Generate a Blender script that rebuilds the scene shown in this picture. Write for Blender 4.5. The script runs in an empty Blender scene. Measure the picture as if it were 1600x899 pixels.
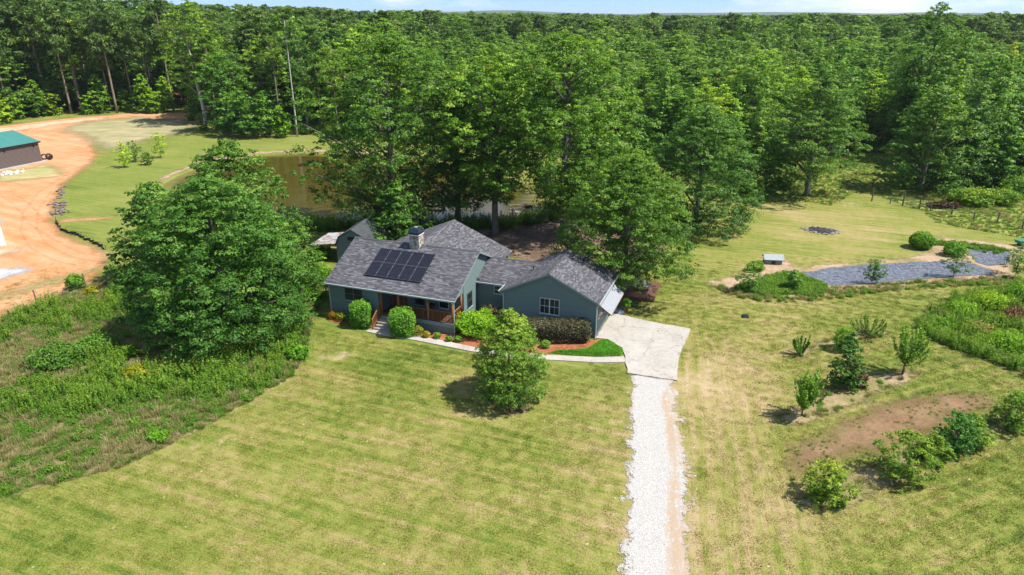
import bpy, math, random
import numpy as np
from mathutils import Vector, Matrix

# ------------------------------------------------------------------ camera, sky, sun, exposure
R = math.radians
scene = bpy.context.scene
col = scene.collection
cam_d = bpy.data.cameras.new('camera')
cam_d.sensor_width = 36.0
cam_d.lens = 36.0 * 1067.0 / 1600.0
cam_d.clip_start = 0.5
cam_d.clip_end = 30000
cam = bpy.data.objects.new('camera', cam_d)
cam.location = (0, 0, 24.0)
cam.rotation_euler = (R(90 - 21.741), 0, 0)
col.objects.link(cam)
scene.camera = cam

SUN_EL = 57.0
SUN_AZ = (0.968, -0.25)                  # horizontal direction towards the sun
world = bpy.data.worlds.new('World')
scene.world = world
world.use_nodes = True
wn = world.node_tree
wn.nodes.clear()
w_out = wn.nodes.new('ShaderNodeOutputWorld')
w_sky = wn.nodes.new('ShaderNodeTexSky')
w_sky.sky_type = 'NISHITA'
w_sky.sun_disc = False
w_sky.sun_elevation = R(SUN_EL)
w_sky.sun_rotation = math.atan2(SUN_AZ[0], SUN_AZ[1])
w_sky.air_density = 1.0
w_sky.dust_density = 0.0
w_sky.ozone_density = 3.0
w_bg = wn.nodes.new('ShaderNodeBackground')
w_bg.inputs["Strength"].default_value = 0.125
w_tc = wn.nodes.new('ShaderNodeTexCoord')
w_up = wn.nodes.new('ShaderNodeVectorMath')               # clear air right down to the skyline
w_up.operation = 'ADD'
w_up.inputs[1].default_value = (0, 0, 0.15)
wn.links.new(w_tc.outputs['Generated'], w_up.inputs[0])
w_nm = wn.nodes.new('ShaderNodeVectorMath')
w_nm.operation = 'NORMALIZE'
wn.links.new(w_up.outputs[0], w_nm.inputs[0])
wn.links.new(w_nm.outputs[0], w_sky.inputs['Vector'])
wn.links.new(w_sky.outputs[0], w_bg.inputs['Color'])
w_cl = wn.nodes.new('ShaderNodeBackground')              # fair-weather clouds all over the sky
w_cl.inputs['Color'].default_value = (1.0, 0.985, 0.97, 1)
w_cl.inputs['Strength'].default_value = 0.80
w_map = wn.nodes.new('ShaderNodeMapping')
w_map.inputs['Scale'].default_value = (1.0, 1.0, 5.0)
w_map.inputs['Location'].default_value = (3.07, 1.3, 0.45)
wn.links.new(w_tc.outputs['Generated'], w_map.inputs['Vector'])
w_no = wn.nodes.new('ShaderNodeTexNoise')
w_no.inputs['Scale'].default_value = 3.3
w_no.inputs['Detail'].default_value = 9
w_no.inputs['Roughness'].default_value = 0.56
wn.links.new(w_map.outputs[0], w_no.inputs['Vector'])
w_rp = wn.nodes.new('ShaderNodeValToRGB')
w_rp.color_ramp.elements[0].position = 0.52
w_rp.color_ramp.elements[1].position = 0.68
wn.links.new(w_no.outputs[0], w_rp.inputs[0])
w_mx = wn.nodes.new('ShaderNodeMixShader')
wn.links.new(w_rp.outputs[0], w_mx.inputs[0])
wn.links.new(w_bg.outputs[0], w_mx.inputs[1])
wn.links.new(w_cl.outputs[0], w_mx.inputs[2])
wn.links.new(w_mx.outputs[0], w_out.inputs['Surface'])

sun_d = bpy.data.lights.new('sun', 'SUN')
sun_d.energy = 5.0
sun_d.angle = R(0.55)
sun_d.color = (1.0, 0.95, 0.865)
sun = bpy.data.objects.new('sun', sun_d)
_h = Vector((SUN_AZ[0], SUN_AZ[1], 0)).normalized() * math.cos(R(SUN_EL))
sun.rotation_euler = Vector((_h.x, _h.y, math.sin(R(SUN_EL)))).to_track_quat('Z', 'Y').to_euler()
sun.location = (60, -20, 80)
col.objects.link(sun)

vs = scene.view_settings
vs.view_transform = 'Standard'
vs.look = 'None'
vs.exposure = 0.68
vs.gamma = 1.0
vs.use_curve_mapping = False
scene.render.filter_size = 1.1
scene.cycles.use_denoising = True
scene.cycles.max_bounces = 6
scene.cycles.diffuse_bounces = 3
scene.cycles.glossy_bounces = 2
scene.cycles.transmission_bounces = 4
scene.cycles.transparent_max_bounces = 8
scene.cycles.volume_bounces = 0
scene.cycles.caustics_reflective = False
scene.cycles.caustics_refractive = False

# ------------------------------------------------------------------ helpers
rng = np.random.default_rng(11)

def tag(o, label=None, cat=None, group=None, kind=None):
    for k, v in (('label', label), ('category', cat), ('group', group), ('kind', kind)):
        if v:
            o[k] = v
    return o

def empty(name, loc=(0, 0, 0), rz=0.0, s=1.0):
    o = bpy.data.objects.new(name, None)
    o.empty_display_size = 0.3
    o.location = loc
    o.rotation_euler = (0, 0, rz)
    o.scale = (s, s, s)
    col.objects.link(o)
    return o

def link(name, me, m=None, parent=None):
    o = bpy.data.objects.new(name, me)
    if m is not None and len(me.materials) == 0:
        me.materials.append(m)
    if parent is not None:
        o.parent = parent
    col.objects.link(o)
    return o

def fast_mesh(name, verts, quads=None, tris=None, attrs=None, smooth=False):
    """numpy arrays -> mesh"""
    me = bpy.data.meshes.new(name)
    verts = np.asarray(verts, dtype=np.float32).reshape(-1, 3)
    nq = 0 if quads is None else len(quads)
    nt = 0 if tris is None else len(tris)
    me.vertices.add(len(verts))
    me.vertices.foreach_set('co', verts.ravel())
    loops = []
    if nq: loops.append(np.asarray(quads, dtype=np.int32).ravel())
    if nt: loops.append(np.asarray(tris, dtype=np.int32).ravel())
    lv = np.concatenate(loops) if loops else np.zeros(0, np.int32)
    me.loops.add(len(lv))
    me.loops.foreach_set('vertex_index', lv)
    me.polygons.add(nq + nt)
    st = np.concatenate([np.arange(nq) * 4, nq * 4 + np.arange(nt) * 3]).astype(np.int32)
    me.polygons.foreach_set('loop_start', st)
    if smooth:
        me.polygons.foreach_set('use_smooth', np.ones(nq + nt, dtype=bool))
    for k, a in (attrs or {}).items():
        at = me.attributes.new(k, 'FLOAT', 'POINT')
        at.data.foreach_set('value', np.asarray(a, dtype=np.float32).ravel())
    me.update()
    me.validate()
    return me

class MB:
    """collects boxes, bars and faces into one mesh"""
    def __init__(self):
        self.v = []; self.f = []; self.uv = {}
    def face(self, pts, uv=None):
        i = len(self.v)
        self.v += [tuple(p) for p in pts]
        if uv: self.uv[len(self.f)] = uv
        self.f.append(tuple(range(i, i + len(pts))))
        return self
    def box(self, x0, x1, y0, y1, z0, z1):
        i = len(self.v)
        self.v += [(x0,y0,z0),(x1,y0,z0),(x1,y1,z0),(x0,y1,z0),(x0,y0,z1),(x1,y0,z1),(x1,y1,z1),(x0,y1,z1)]
        self.f += [tuple(i+k for k in q) for q in ((0,3,2,1),(4,5,6,7),(0,1,5,4),(1,2,6,5),(2,3,7,6),(3,0,4,7))]
        return self
    def hexa(self, b, t):
        """solid between two four-sided rings"""
        i = len(self.v)
        self.v += [tuple(p) for p in b] + [tuple(p) for p in t]
        self.f += [tuple(i+k for k in q) for q in ((0,3,2,1),(4,5,6,7),(0,1,5,4),(1,2,6,5),(2,3,7,6),(3,0,4,7))]
        return self
    def bar(self, a, b, w, h=None):
        h = w if h is None else h
        a = Vector(a); b = Vector(b)
        d = (b - a).normalized()
        s = d.cross(Vector((0, 0, 1)))
        s = Vector((1, 0, 0)) if s.length < 1e-4 else s.normalized()
        t = s.cross(d).normalized()
        s = s * w / 2; t = t * h / 2
        self.hexa([a - s - t, a + s - t, a + s + t, a - s + t], [b - s - t, b + s - t, b + s + t, b - s + t])
        return self
    def tube(self, pts, rad, n=8, cap=True):
        i0 = len(self.v)
        pts = [Vector(p) for p in pts]
        for k, p in enumerate(pts):
            d = (pts[min(k+1, len(pts)-1)] - pts[max(k-1, 0)]).normalized()
            s = d.cross(Vector((0.13, 0.21, 1))).normalized() if abs(d.z) < 0.95 else d.cross(Vector((0, 1, 0))).normalized()
            t = d.cross(s)
            r = rad[k] if hasattr(rad, '__len__') else rad
            for j in range(n):
                a = 2 * math.pi * j / n
                self.v.append(tuple(p + s * (r * math.cos(a)) + t * (r * math.sin(a))))
        for k in range(len(pts) - 1):
            for j in range(n):
                a = i0 + k*n + j; b = i0 + k*n + (j+1) % n
                self.f.append((a, b, b + n, a + n))
        if cap:
            self.f.append(tuple(i0 + j for j in range(n))[::-1])
            self.f.append(tuple(i0 + (len(pts)-1)*n + j for j in range(n)))
        return self
    def lathe(self, c, prof, n=16):
        """prof: list of (radius, z) turned about the vertical axis through c"""
        i0 = len(self.v)
        for r, z in prof:
            for j in range(n):
                a = 2*math.pi*j/n
                self.v.append((c[0]+r*math.cos(a), c[1]+r*math.sin(a), c[2]+z))
        for k in range(len(prof)-1):
            for j in range(n):
                a = i0+k*n+j; b = i0+k*n+(j+1) % n
                self.f.append((a, b, b+n, a+n))
        self.f.append(tuple(i0+j for j in range(n))[::-1])
        self.f.append(tuple(i0+(len(prof)-1)*n+j for j in range(n)))
        return self
    def mesh(self, name, smooth=False):
        me = bpy.data.meshes.new(name)
        me.from_pydata(self.v, [], self.f)
        if self.uv:
            ul = me.uv_layers.new(name='uv')
            for fi, uv in self.uv.items():
                p = me.polygons[fi]
                for k, li in enumerate(p.loop_indices):
                    ul.data[li].uv = uv[k]
        if smooth:
            for p in me.polygons: p.use_smooth = True
        me.update()
        return me
    def build(self, name, m, parent=None, smooth=False):
        return link(name, self.mesh(name, smooth), m, parent)

def seg_dist(P, poly):
    """signed distance (inside positive) of points P (n,2) to a closed outline"""
    A = np.asarray(poly, float); B = np.roll(A, -1, 0)
    d2 = np.full(len(P), 1e18); inside = np.zeros(len(P), bool)
    for a, b in zip(A, B):
        ab = b - a
        t = np.clip(((P - a) @ ab) / max(ab @ ab, 1e-9), 0, 1)
        q = a + t[:, None] * ab
        d2 = np.minimum(d2, ((P - q) ** 2).sum(1))
        c = (a[1] > P[:, 1]) != (b[1] > P[:, 1])
        xi = a[0] + (P[:, 1] - a[1]) / (b[1] - a[1] + 1e-12) * (b[0] - a[0])
        inside ^= c & (P[:, 0] < xi)
    d = np.sqrt(d2)
    return np.where(inside, d, -d)

def sstep(a, b, x):
    t = np.clip((x - a) / (b - a), 0, 1)
    return t * t * (3 - 2 * t)

_pt = np.random.default_rng(5).random((256, 256))
def vnoise(x, y):
    xi = np.floor(x).astype(int); yi = np.floor(y).astype(int)
    fx = x - xi; fy = y - yi
    fx = fx*fx*(3-2*fx); fy = fy*fy*(3-2*fy)
    g = lambda a, b: _pt[a & 255, b & 255]
    return (g(xi,yi)*(1-fx)+g(xi+1,yi)*fx)*(1-fy)+(g(xi,yi+1)*(1-fx)+g(xi+1,yi+1)*fx)*fy
def fbm(x, y, o=4):
    s = 0; a = .5; t = 0
    for k in range(o):
        s = s + a*vnoise(x*2**k + 17*k, y*2**k + 31*k); t += a; a *= .5
    return s/t

# ------------------------------------------------------------------ materials
def node(nt, t, ins=None, **props):
    n = nt.nodes.new(t)
    for k, v in props.items(): setattr(n, k, v)
    for k, v in (ins or {}).items():
        s = n.inputs[k]
        if hasattr(v, 'is_output'): nt.links.new(v, s)
        else: s.default_value = v
    return n

def c4(c): return (c[0], c[1], c[2], 1.0)

def ramp(nt, fac, stops, interp='LINEAR'):
    n = nt.nodes.new('ShaderNodeValToRGB')
    cr = n.color_ramp
    cr.interpolation = interp
    while len(cr.elements) < len(stops): cr.elements.new(0.5)
    for e, (p, c) in zip(cr.elements, stops):
        e.position = p
        e.color = c4(c) if hasattr(c, '__len__') else (c, c, c, 1)
    nt.links.new(fac, n.inputs[0])
    return n.outputs[0]

def mixc(nt, fac, a, b, mode='MIX'):
    n = nt.nodes.new('ShaderNodeMix'); n.data_type = 'RGBA'; n.blend_type = mode
    for s, v in ((n.inputs[0], fac), (n.inputs[6], a), (n.inputs[7], b)):
        if hasattr(v, 'is_output'): nt.links.new(v, s)
        elif hasattr(v, '__len__'): s.default_value = c4(v)
        else: s.default_value = v
    return n.outputs[2]

def mth(nt, op, a, b=0.0, c=None, clamp=False):
    n = nt.nodes.new('ShaderNodeMath'); n.operation = op; n.use_clamp = clamp
    for s, v in zip(n.inputs, (a, b) if c is None else (a, b, c)):
        if hasattr(v, 'is_output'): nt.links.new(v, s)
        else: s.default_value = v
    return n.outputs[0]

def noise(nt, vec, scale, detail=4, rough=0.55, dist=0.0):
    return node(nt, 'ShaderNodeTexNoise', {'Vector': vec, 'Scale': scale, 'Detail': detail, 'Roughness': rough, 'Distortion': dist}).outputs[0]

def mapping(nt, vec, scale=(1,1,1), rot=(0,0,0), loc=(0,0,0)):
    return node(nt, 'ShaderNodeMapping', {'Vector': vec, 'Scale': scale, 'Rotation': rot, 'Location': loc}).outputs[0]

def new_mat(name):
    m = bpy.data.materials.new(name); m.use_nodes = True
    nt = m.node_tree; nt.nodes.clear()
    return m, nt

def pos(nt): return nt.nodes.new('ShaderNodeNewGeometry').outputs['Position']
def objc(nt): return nt.nodes.new('ShaderNodeTexCoord').outputs['Object']
def attr(nt, n): return node(nt, 'ShaderNodeAttribute', attribute_name=n).outputs['Fac']

def bump(nt, h, strength=0.4, dist=0.05):
    return node(nt, 'ShaderNodeBump', {'Height': h, 'Strength': strength, 'Distance': dist}).outputs[0]

def finish(nt, color, rough=0.8, spec=0.3, normal=None, metal=0.0, extra=None):
    b = node(nt, 'ShaderNodeBsdfPrincipled')
    for k, v in (('Base Color', color), ('Roughness', rough), ('Specular IOR Level', spec), ('Metallic', metal)):
        if hasattr(v, 'is_output'): nt.links.new(v, b.inputs[k])
        elif hasattr(v, '__len__'): b.inputs[k].default_value = c4(v)
        else: b.inputs[k].default_value = v
    if normal is not None: nt.links.new(normal, b.inputs['Normal'])
    o = node(nt, 'ShaderNodeOutputMaterial')
    sh = b.outputs[0]
    if extra is not None: sh = extra(nt, sh)
    nt.links.new(sh, o.inputs['Surface'])
    return b

def frayed(amp=0.5, width=0.08, scale=1.6):
    """ragged border: the sheet gives way to what lies below it where the distance to its outline runs out"""
    def f(nt, sh):
        P = pos(nt)
        n1 = mth(nt, 'SUBTRACT', mth(nt, 'ADD', mth(nt, 'MULTIPLY', noise(nt, P, scale*.45, 3, 0.6), 0.55), mth(nt, 'MULTIPLY', noise(nt, P, scale*4.0, 5, 0.75), 0.45)), 0.5)
        d = mth(nt, 'ADD', attr(nt, 'd'), mth(nt, 'MULTIPLY', n1, amp * 4.5))
        fac = mth(nt, 'DIVIDE', d, width, clamp=True)
        t = node(nt, 'ShaderNodeBsdfTransparent')
        mx = node(nt, 'ShaderNodeMixShader', {0: fac, 1: t.outputs[0], 2: sh})
        return mx.outputs[0]
    return f

def plain(name, c, rough=0.7, spec=0.3, metal=0.0, var=0.12, scale=3.0, bmp=0.0):
    m, nt = new_mat(name)
    P = objc(nt)
    n = noise(nt, P, scale, 6, 0.6)
    dark = tuple(x * (1 - var) for x in c); lite = tuple(min(1, x * (1 + var)) for x in c)
    cc = ramp(nt, n, [(0.3, dark), (0.7, lite)])
    nm = bump(nt, noise(nt, P, scale * 12, 3), bmp, 0.01) if bmp else None
    finish(nt, cc, rough, spec, nm, metal)
    return m

# ---- ground covers
def lawn_material(name='lawn', blades=False):
    """mown grass; the blades standing on it take the colour of the turf below them"""
    m, nt = new_mat(name)
    def attr(nt_, n): return node(nt_, 'ShaderNodeAttribute', attribute_name=n, attribute_type='INSTANCER' if blades else 'GEOMETRY').outputs['Fac']
    P = pos(nt)
    def streak(ang, seed):
        v = mapping(nt, P, (1, 1, 1), (0, 0, ang), (seed, seed * 2, 0))
        v = mapping(nt, v, (0.10, 1.9, 1.0))
        return noise(nt, v, 1.0, 7, 0.66, 0.25)
    sA = streak(R(22), 3.0); sB = streak(R(-23), 9.0); sC = streak(R(-78), 5.0)
    mB = attr(nt, 'mb'); mC = attr(nt, 'mc')
    f = node(nt, 'ShaderNodeMix', {0: mB, 2: sA, 3: sB}).outputs[0]
    f = node(nt, 'ShaderNodeMix', {0: mC, 2: f, 3: sC}).outputs[0]
    big = noise(nt, P, 0.16, 5, 0.6)
    mid = noise(nt, P, 1.3, 6, 0.65)
    fine = noise(nt, P, 9.0, 5, 0.7)
    vfine = noise(nt, P, 34.0, 3, 0.7)
    def dev(n, k): return mth(nt, 'MULTIPLY', mth(nt, 'SUBTRACT', n, 0.5), k)
    g = mth(nt, 'ADD', dev(f, 1.30), dev(big, 0.85))
    g = mth(nt, 'ADD', g, dev(mid, 0.7))
    g = mth(nt, 'ADD', g, dev(fine, 1.35))
    g = mth(nt, 'ADD', g, dev(vfine, 1.2))
    g = mth(nt, 'ADD', mth(nt, 'ADD', g, 0.10), mth(nt, 'MULTIPLY', attr(nt, 'dry'), 0.80))
    c = ramp(nt, g, [(0.0, (.052, .095, .014)), (0.2, (.112, .165, .024)), (0.42, (.198, .224, .038)),
                     (0.60, (.278, .256, .072)), (0.78, (.352, .268, .122)), (1.0, (.45, .330, .192))])
    c = mixc(nt, mth(nt, 'MULTIPLY', mth(nt, 'SUBTRACT', 0.62, vfine, clamp=True), 1.9, clamp=True), c, mixc(nt, 1.0, c, (.42, .48, .36), 'MULTIPLY'))
    c = mixc(nt, mth(nt, 'MULTIPLY', attr(nt, 'lush'), 0.50), c, mixc(nt, fine, (.12, .165, .022), (.245, .265, .065)))
    bare = mth(nt, 'MULTIPLY', mth(nt, 'SUBTRACT', mth(nt, 'ADD', attr(nt, 'bare'), mth(nt, 'MULTIPLY', mid, 0.8)), 0.80), 3.0, clamp=True)
    c = mixc(nt, mth(nt, 'MULTIPLY', bare, 0.85), c, mixc(nt, fine, (.36, .25, .16), (.56, .44, .31)))
    speck = node(nt, 'ShaderNodeTexVoronoi', {'Vector': P, 'Scale': 0.9}, feature='F1').outputs['Distance']
    c = mixc(nt, mth(nt, 'MULTIPLY', mth(nt, 'SUBTRACT', 0.07, speck, clamp=True), 16, clamp=True), c, (.55, .48, .36))
    if blades:
        c = mixc(nt, 1.0, c, mixc(nt, node(nt, 'ShaderNodeAttribute', attribute_name='tint').outputs['Fac'], (.85, .95, .8), (1.3, 1.3, 1.1)), 'MULTIPLY')
    h = mth(nt, 'ADD', mth(nt, 'MULTIPLY', vfine, 0.7), mth(nt, 'MULTIPLY', fine, 0.8))
    finish(nt, c, 0.9, 0.15, bump(nt, h, 0.5, 0.06))
    return m

def soil_like(name, stops, amp=0.5, width=0.12, fs=1.4, streak_ang=None, st=(0.12, 1.0), bstr=0.5, spec=0.15, grain=14.0, rough=0.92):
    m, nt = new_mat(name)
    P = pos(nt)
    a = noise(nt, P, 0.35, 6, 0.62)
    b = noise(nt, P, 2.4, 6, 0.68)
    g = noise(nt, P, grain, 4, 0.7)
    f = mth(nt, 'ADD', mth(nt, 'MULTIPLY', a, 0.55), mth(nt, 'MULTIPLY', b, 0.45))
    if streak_ang is not None:
        v = mapping(nt, mapping(nt, P, (1, 1, 1), (0, 0, streak_ang)), (st[0], st[1], 1))
        f = mth(nt, 'ADD', mth(nt, 'MULTIPLY', f, 0.55), mth(nt, 'MULTIPLY', noise(nt, v, 1.0, 6, 0.65, 0.3), 0.45))
    f = mth(nt, 'ADD', mth(nt, 'MULTIPLY', mth(nt, 'SUBTRACT', f, 0.5), 1.45), 0.5)
    f = mth(nt, 'ADD', f, mth(nt, 'MULTIPLY', mth(nt, 'SUBTRACT', g, 0.5), 0.6))
    c = ramp(nt, f, stops)
    h = mth(nt, 'ADD', g, mth(nt, 'MULTIPLY', b, 0.6))
    finish(nt, c, rough, spec, bump(nt, h, bstr, 0.06), extra=frayed(amp, width, fs) if amp else None)
    return m

M = {}
M['lawn'] = lawn_material()
M['clay'] = soil_like('red_clay', [(0.25, (.41, .145, .052)), (0.42, (.48, .215, .092)), (0.56, (.51, .280, .145)), (0.74, (.53, .375, .24))], 0.9, 1.6, 0.7, R(30), (0.05, 0.5), 0.45, grain=6.0)
M['pale_clay'] = soil_like('pale_clay', [(0.3, (.44, .25, .13)), (0.5, (.50, .36, .23)), (0.7, (.54, .45, .33))], 1.6, 2.0, 0.6, R(70), (0.1, 0.6), 0.3)
M['track_grass'] = soil_like('thin_grass_on_clay', [(0.3, (.20, .23, .08)), (0.5, (.34, .31, .13)), (0.7, (.55, .38, .21))], 1.1, 2.4, 0.8, R(-20), (0.1, 0.9), 0.4)
M['dry_field'] = soil_like('dry_field', [(0.28, (.15, .18, .06)), (0.45, (.26, .25, .12)), (0.6, (.38, .31, .18)), (0.72, (.50, .34, .20))], 2.4, 5.0, 0.35, R(-5), (0.08, 0.5), 0.4)
M['meadow_soil'] = soil_like('meadow_soil', [(0.25, (.035, .055, .010)), (0.40, (.085, .105, .022)), (0.53, (.17, .155, .055)), (0.70, (.30, .225, .11))], 0.45, 0.15, 1.8, None, bstr=0.9)
M['tilled'] = soil_like('tilled_soil', [(0.25, (.14, .078, .040)), (0.42, (.21, .122, .066)), (0.58, (.275, .178, .102)), (0.76, (.21, .185, .06))], 1.1, 1.8, 1.0, R(-23), (0.10, 1.1), 0.6)
M['berm'] = soil_like('berm_straw', [(0.28, (.11, .13, .035)), (0.42, (.20, .18, .07)), (0.58, (.31, .23, .125)), (0.74, (.42, .32, .21))], 0.7, 0.4, 1.6, None, bstr=0.8)
M['mulch'] = soil_like('pine_straw_mulch', [(0.28, (.16, .055, .028)), (0.45, (.30, .105, .05)), (0.62, (.40, .155, .075)), (0.75, (.50, .24, .13))], 0.18, 0.05, 3.0, None, bstr=0.9, grain=30)
M['litter'] = soil_like('leaf_litter', [(0.28, (.055, .04, .028)), (0.45, (.12, .08, .055)), (0.60, (.22, .145, .10)), (0.74, (.34, .24, .17))], 1.2, 0.9, 1.0, None, bstr=0.9)
M['forest_floor'] = soil_like('forest_floor', [(0.28, (.06, .045, .025)), (0.45, (.16, .085, .05)), (0.60, (.26, .13, .075)), (0.74, (.13, .13, .04))], 2.0, 1.5, 0.5, None, bstr=0.8)
M['sand'] = soil_like('sandy_rim', [(0.30, (.15, .165, .04)), (0.42, (.27, .20, .105)), (0.54, (.38, .265, .175)), (0.66, (.45, .33, .235)), (0.76, (.19, .19, .05))], 0.9, 0.5, 1.8, None, bstr=0.5)
M['rough_grass'] = soil_like('rough_grass', [(0.28, (.085, .14, .018)), (0.45, (.155, .21, .03)), (0.60, (.24, .265, .055)), (0.75, (.33, .30, .10))], 0.9, 0.4, 1.2, None, bstr=0.9)

def gravel_material():
    m, nt = new_mat('white_gravel')
    P = pos(nt)
    vo = node(nt, 'ShaderNodeTexVoronoi', {'Vector': P, 'Scale': 30.0, 'Randomness': 1.0}, feature='F1')
    cell = node(nt, 'ShaderNodeSeparateColor', {0: vo.outputs['Color']}).outputs[0]
    st = ramp(nt, cell, [(0.0, (.32, .305, .285)), (0.35, (.45, .435, .41)), (1.0, (.59, .58, .56))])
    gap = mth(nt, 'MULTIPLY', mth(nt, 'SUBTRACT', vo.outputs['Distance'], 0.44), 4.0, clamp=True)
    c = mixc(nt, mth(nt, 'MULTIPLY', gap, 0.7), st, (.24, .21, .175))
    v = mapping(nt, mapping(nt, P, (1, 1, 1), (0, 0, R(12))), (1.0, 0.14, 1))
    t = noise(nt, v, 1.2, 6, 0.7)
    n2 = noise(nt, P, 2.8, 6, 0.75)
    dirt = mth(nt, 'ADD', mth(nt, 'MULTIPLY', t, 0.6), mth(nt, 'MULTIPLY', n2, 0.6))
    dirt = mth(nt, 'ADD', dirt, mth(nt, 'MULTIPLY', attr(nt, 'dirt'), 0.42))
    dirt = mth(nt, 'MULTIPLY', mth(nt, 'SUBTRACT', dirt, 0.76), 8.0, clamp=True)
    c = mixc(nt, mth(nt, 'MULTIPLY', dirt, 0.9), c, mixc(nt, n2, (.26, .17, .10), (.50, .38, .26)))
    h = mth(nt, 'SUBTRACT', 1.0, vo.outputs['Distance'])
    finish(nt, c, 0.9, 0.2, bump(nt, h, 0.6, 0.03), extra=frayed(0.80, 0.22, 2.0))
    return m
M['gravel'] = gravel_material()
M['grey_gravel'] = soil_like('grey_gravel', [(0.3, (.30, .31, .33)), (0.5, (.44, .45, .47)), (0.7, (.54, .55, .57))], 0.6, 1.0, 1.5, None, grain=9)

def concrete_material(name, cracks=True):
    m, nt = new_mat(name)
    P = pos(nt)
    a = noise(nt, P, 0.5, 6, 0.6); b = noise(nt, P, 4.0, 6, 0.7); g = noise(nt, P, 40, 3, 0.7)
    f = mth(nt, 'ADD', mth(nt, 'MULTIPLY', a, 0.5), mth(nt, 'MULTIPLY', b, 0.5))
    c = ramp(nt, f, [(0.3, (.25, .225, .19)), (0.45, (.365, .335, .295)), (0.6, (.42, .39, .345)), (0.75, (.46, .43, .385))])
    stain = mth(nt, 'MULTIPLY', mth(nt, 'SUBTRACT', noise(nt, mapping(nt, P, (.6, 1.6, 1), (0, 0, R(20))), 1.1, 5, 0.7), 0.56), 4.0, clamp=True)
    c = mixc(nt, mth(nt, 'MULTIPLY', stain, 0.35), c, (.30, .25, .20))
    h = g
    if cracks:
        w = node(nt, 'ShaderNodeVectorMath', {0: P, 1: node(nt, 'ShaderNodeVectorMath', {0: node(nt, 'ShaderNodeTexNoise', {'Vector': P, 'Scale': 1.1, 'Detail': 5.0}).outputs['Color'], 'Scale': 1.6}, operation='SCALE').outputs[0]}, operation='ADD').outputs[0]
        vo = node(nt, 'ShaderNodeTexVoronoi', {'Vector': w, 'Scale': 0.30}, feature='DISTANCE_TO_EDGE').outputs[0]
        ck = mth(nt, 'SUBTRACT', 1.0, mth(nt, 'DIVIDE', vo, mth(nt, 'ADD', 0.004, mth(nt, 'MULTIPLY', b, 0.012)), clamp=True), clamp=True)
        c = mixc(nt, mth(nt, 'MULTIPLY', ck, 0.75), c, (.13, .11, .085))
        h = mth(nt, 'SUBTRACT', g, mth(nt, 'MULTIPLY', ck, 2.0))
    finish(nt, c, 0.85, 0.25, bump(nt, h, 0.25, 0.02))
    return m
M['concrete'] = concrete_material('concrete')
M['path_concrete'] = concrete_material('path_concrete', False)

def water_material():
    m, nt = new_mat('pond_water')
    P = pos(nt)
    v = mapping(nt, P, (0.25, 1.2, 1))
    n = noise(nt, v, 1.0, 6, 0.7)
    n2 = noise(nt, P, 0.10, 3, 0.5)
    c = ramp(nt, n, [(0.35, (.050, .036, .007)), (0.6, (.075, .055, .011)), (0.8, (.10, .078, .018))])
    sh = mth(nt, 'MULTIPLY', mth(nt, 'SUBTRACT', mth(nt, 'ADD', mth(nt, 'SUBTRACT', 4.0, attr(nt, 'd')), mth(nt, 'MULTIPLY', mth(nt, 'SUBTRACT', n, 0.5), 8.0)), 0.0), 0.35, clamp=True)
    c = mixc(nt, mth(nt, 'MULTIPLY', sh, 0.8), c, mixc(nt, n, (.12, .12, .014), (.22, .20, .035)))     # floating algae along the banks
    rp = noise(nt, mapping(nt, P, (1.2, 4.0, 1)), 2.0, 3, 0.6)
    finish(nt, c, mth(nt, 'ADD', 0.12, mth(nt, 'MULTIPLY', sh, 0.4)), 0.35, bump(nt, rp, 0.10, 0.03))
    return m
M['water'] = water_material()

def liner_material():
    m, nt = new_mat('black_pond_liner')
    P = pos(nt)
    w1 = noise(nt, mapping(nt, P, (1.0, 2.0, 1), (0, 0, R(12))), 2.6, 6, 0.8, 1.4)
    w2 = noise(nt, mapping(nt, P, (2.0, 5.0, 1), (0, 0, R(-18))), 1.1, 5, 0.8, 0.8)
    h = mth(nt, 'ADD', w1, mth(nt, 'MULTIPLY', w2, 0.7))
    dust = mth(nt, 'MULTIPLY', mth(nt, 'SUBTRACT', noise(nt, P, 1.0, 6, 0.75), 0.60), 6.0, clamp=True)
    c = mixc(nt, mth(nt, 'MULTIPLY', mth(nt, 'SUBTRACT', w1, 0.37), 3.8, clamp=True), (.022, .030, .055), (.52, .57, .68))  # bright wrinkle glints and dark folds painted into the black sheet's colour
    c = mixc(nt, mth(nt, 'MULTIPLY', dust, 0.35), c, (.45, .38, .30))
    finish(nt, c, 0.27, 0.9, bump(nt, h, 1.0, 0.5), extra=frayed(0.35, 0.05, 1.8))
    return m
M['liner'] = liner_material()

# ------------------------------------------------------------------ the ground
POND = [(-54.22, 102.85), (-54.7, 110.11), (-53.26, 120.61), (-47.63, 127.21), (-40.03, 129.77), (-23.92, 127.84), (-5.43, 115.14), (4.82, 101.18), (5.74, 87.42), (0.0, 81.47), (-5.55, 81.47), (-12.6, 80.92), (-18.62, 79.56), (-23.56, 80.64), (-28.45, 78.76), (-35.45, 80.92), (-45.09, 90.03)]
LINER_A = [(28.46, 63.9), (32.79, 65.76), (36.44, 66.53), (39.96, 66.93), (44.81, 67.72), (47.73, 67.32), (48.64, 64.63), (47.85, 63.71), (44.33, 63.18), (39.6, 62.29), (34.82, 61.1), (30.54, 60.6), (29.81, 61.78), (28.86, 62.82)]
LINER_B = [(50.82, 72.42), (52.88, 71.97), (54.62, 71.08), (51.61, 66.93), (49.11, 66.14), (48.46, 67.32), (49.47, 69.79)]
HOUSE_O = (-15.48, 53.71)
HOUSE_RZ = R(-20)
CA, SA = math.cos(R(20)), math.sin(R(20))
def HW(u, v): return (HOUSE_O[0] + u*CA + v*SA, HOUSE_O[1] - u*SA + v*CA)

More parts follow.
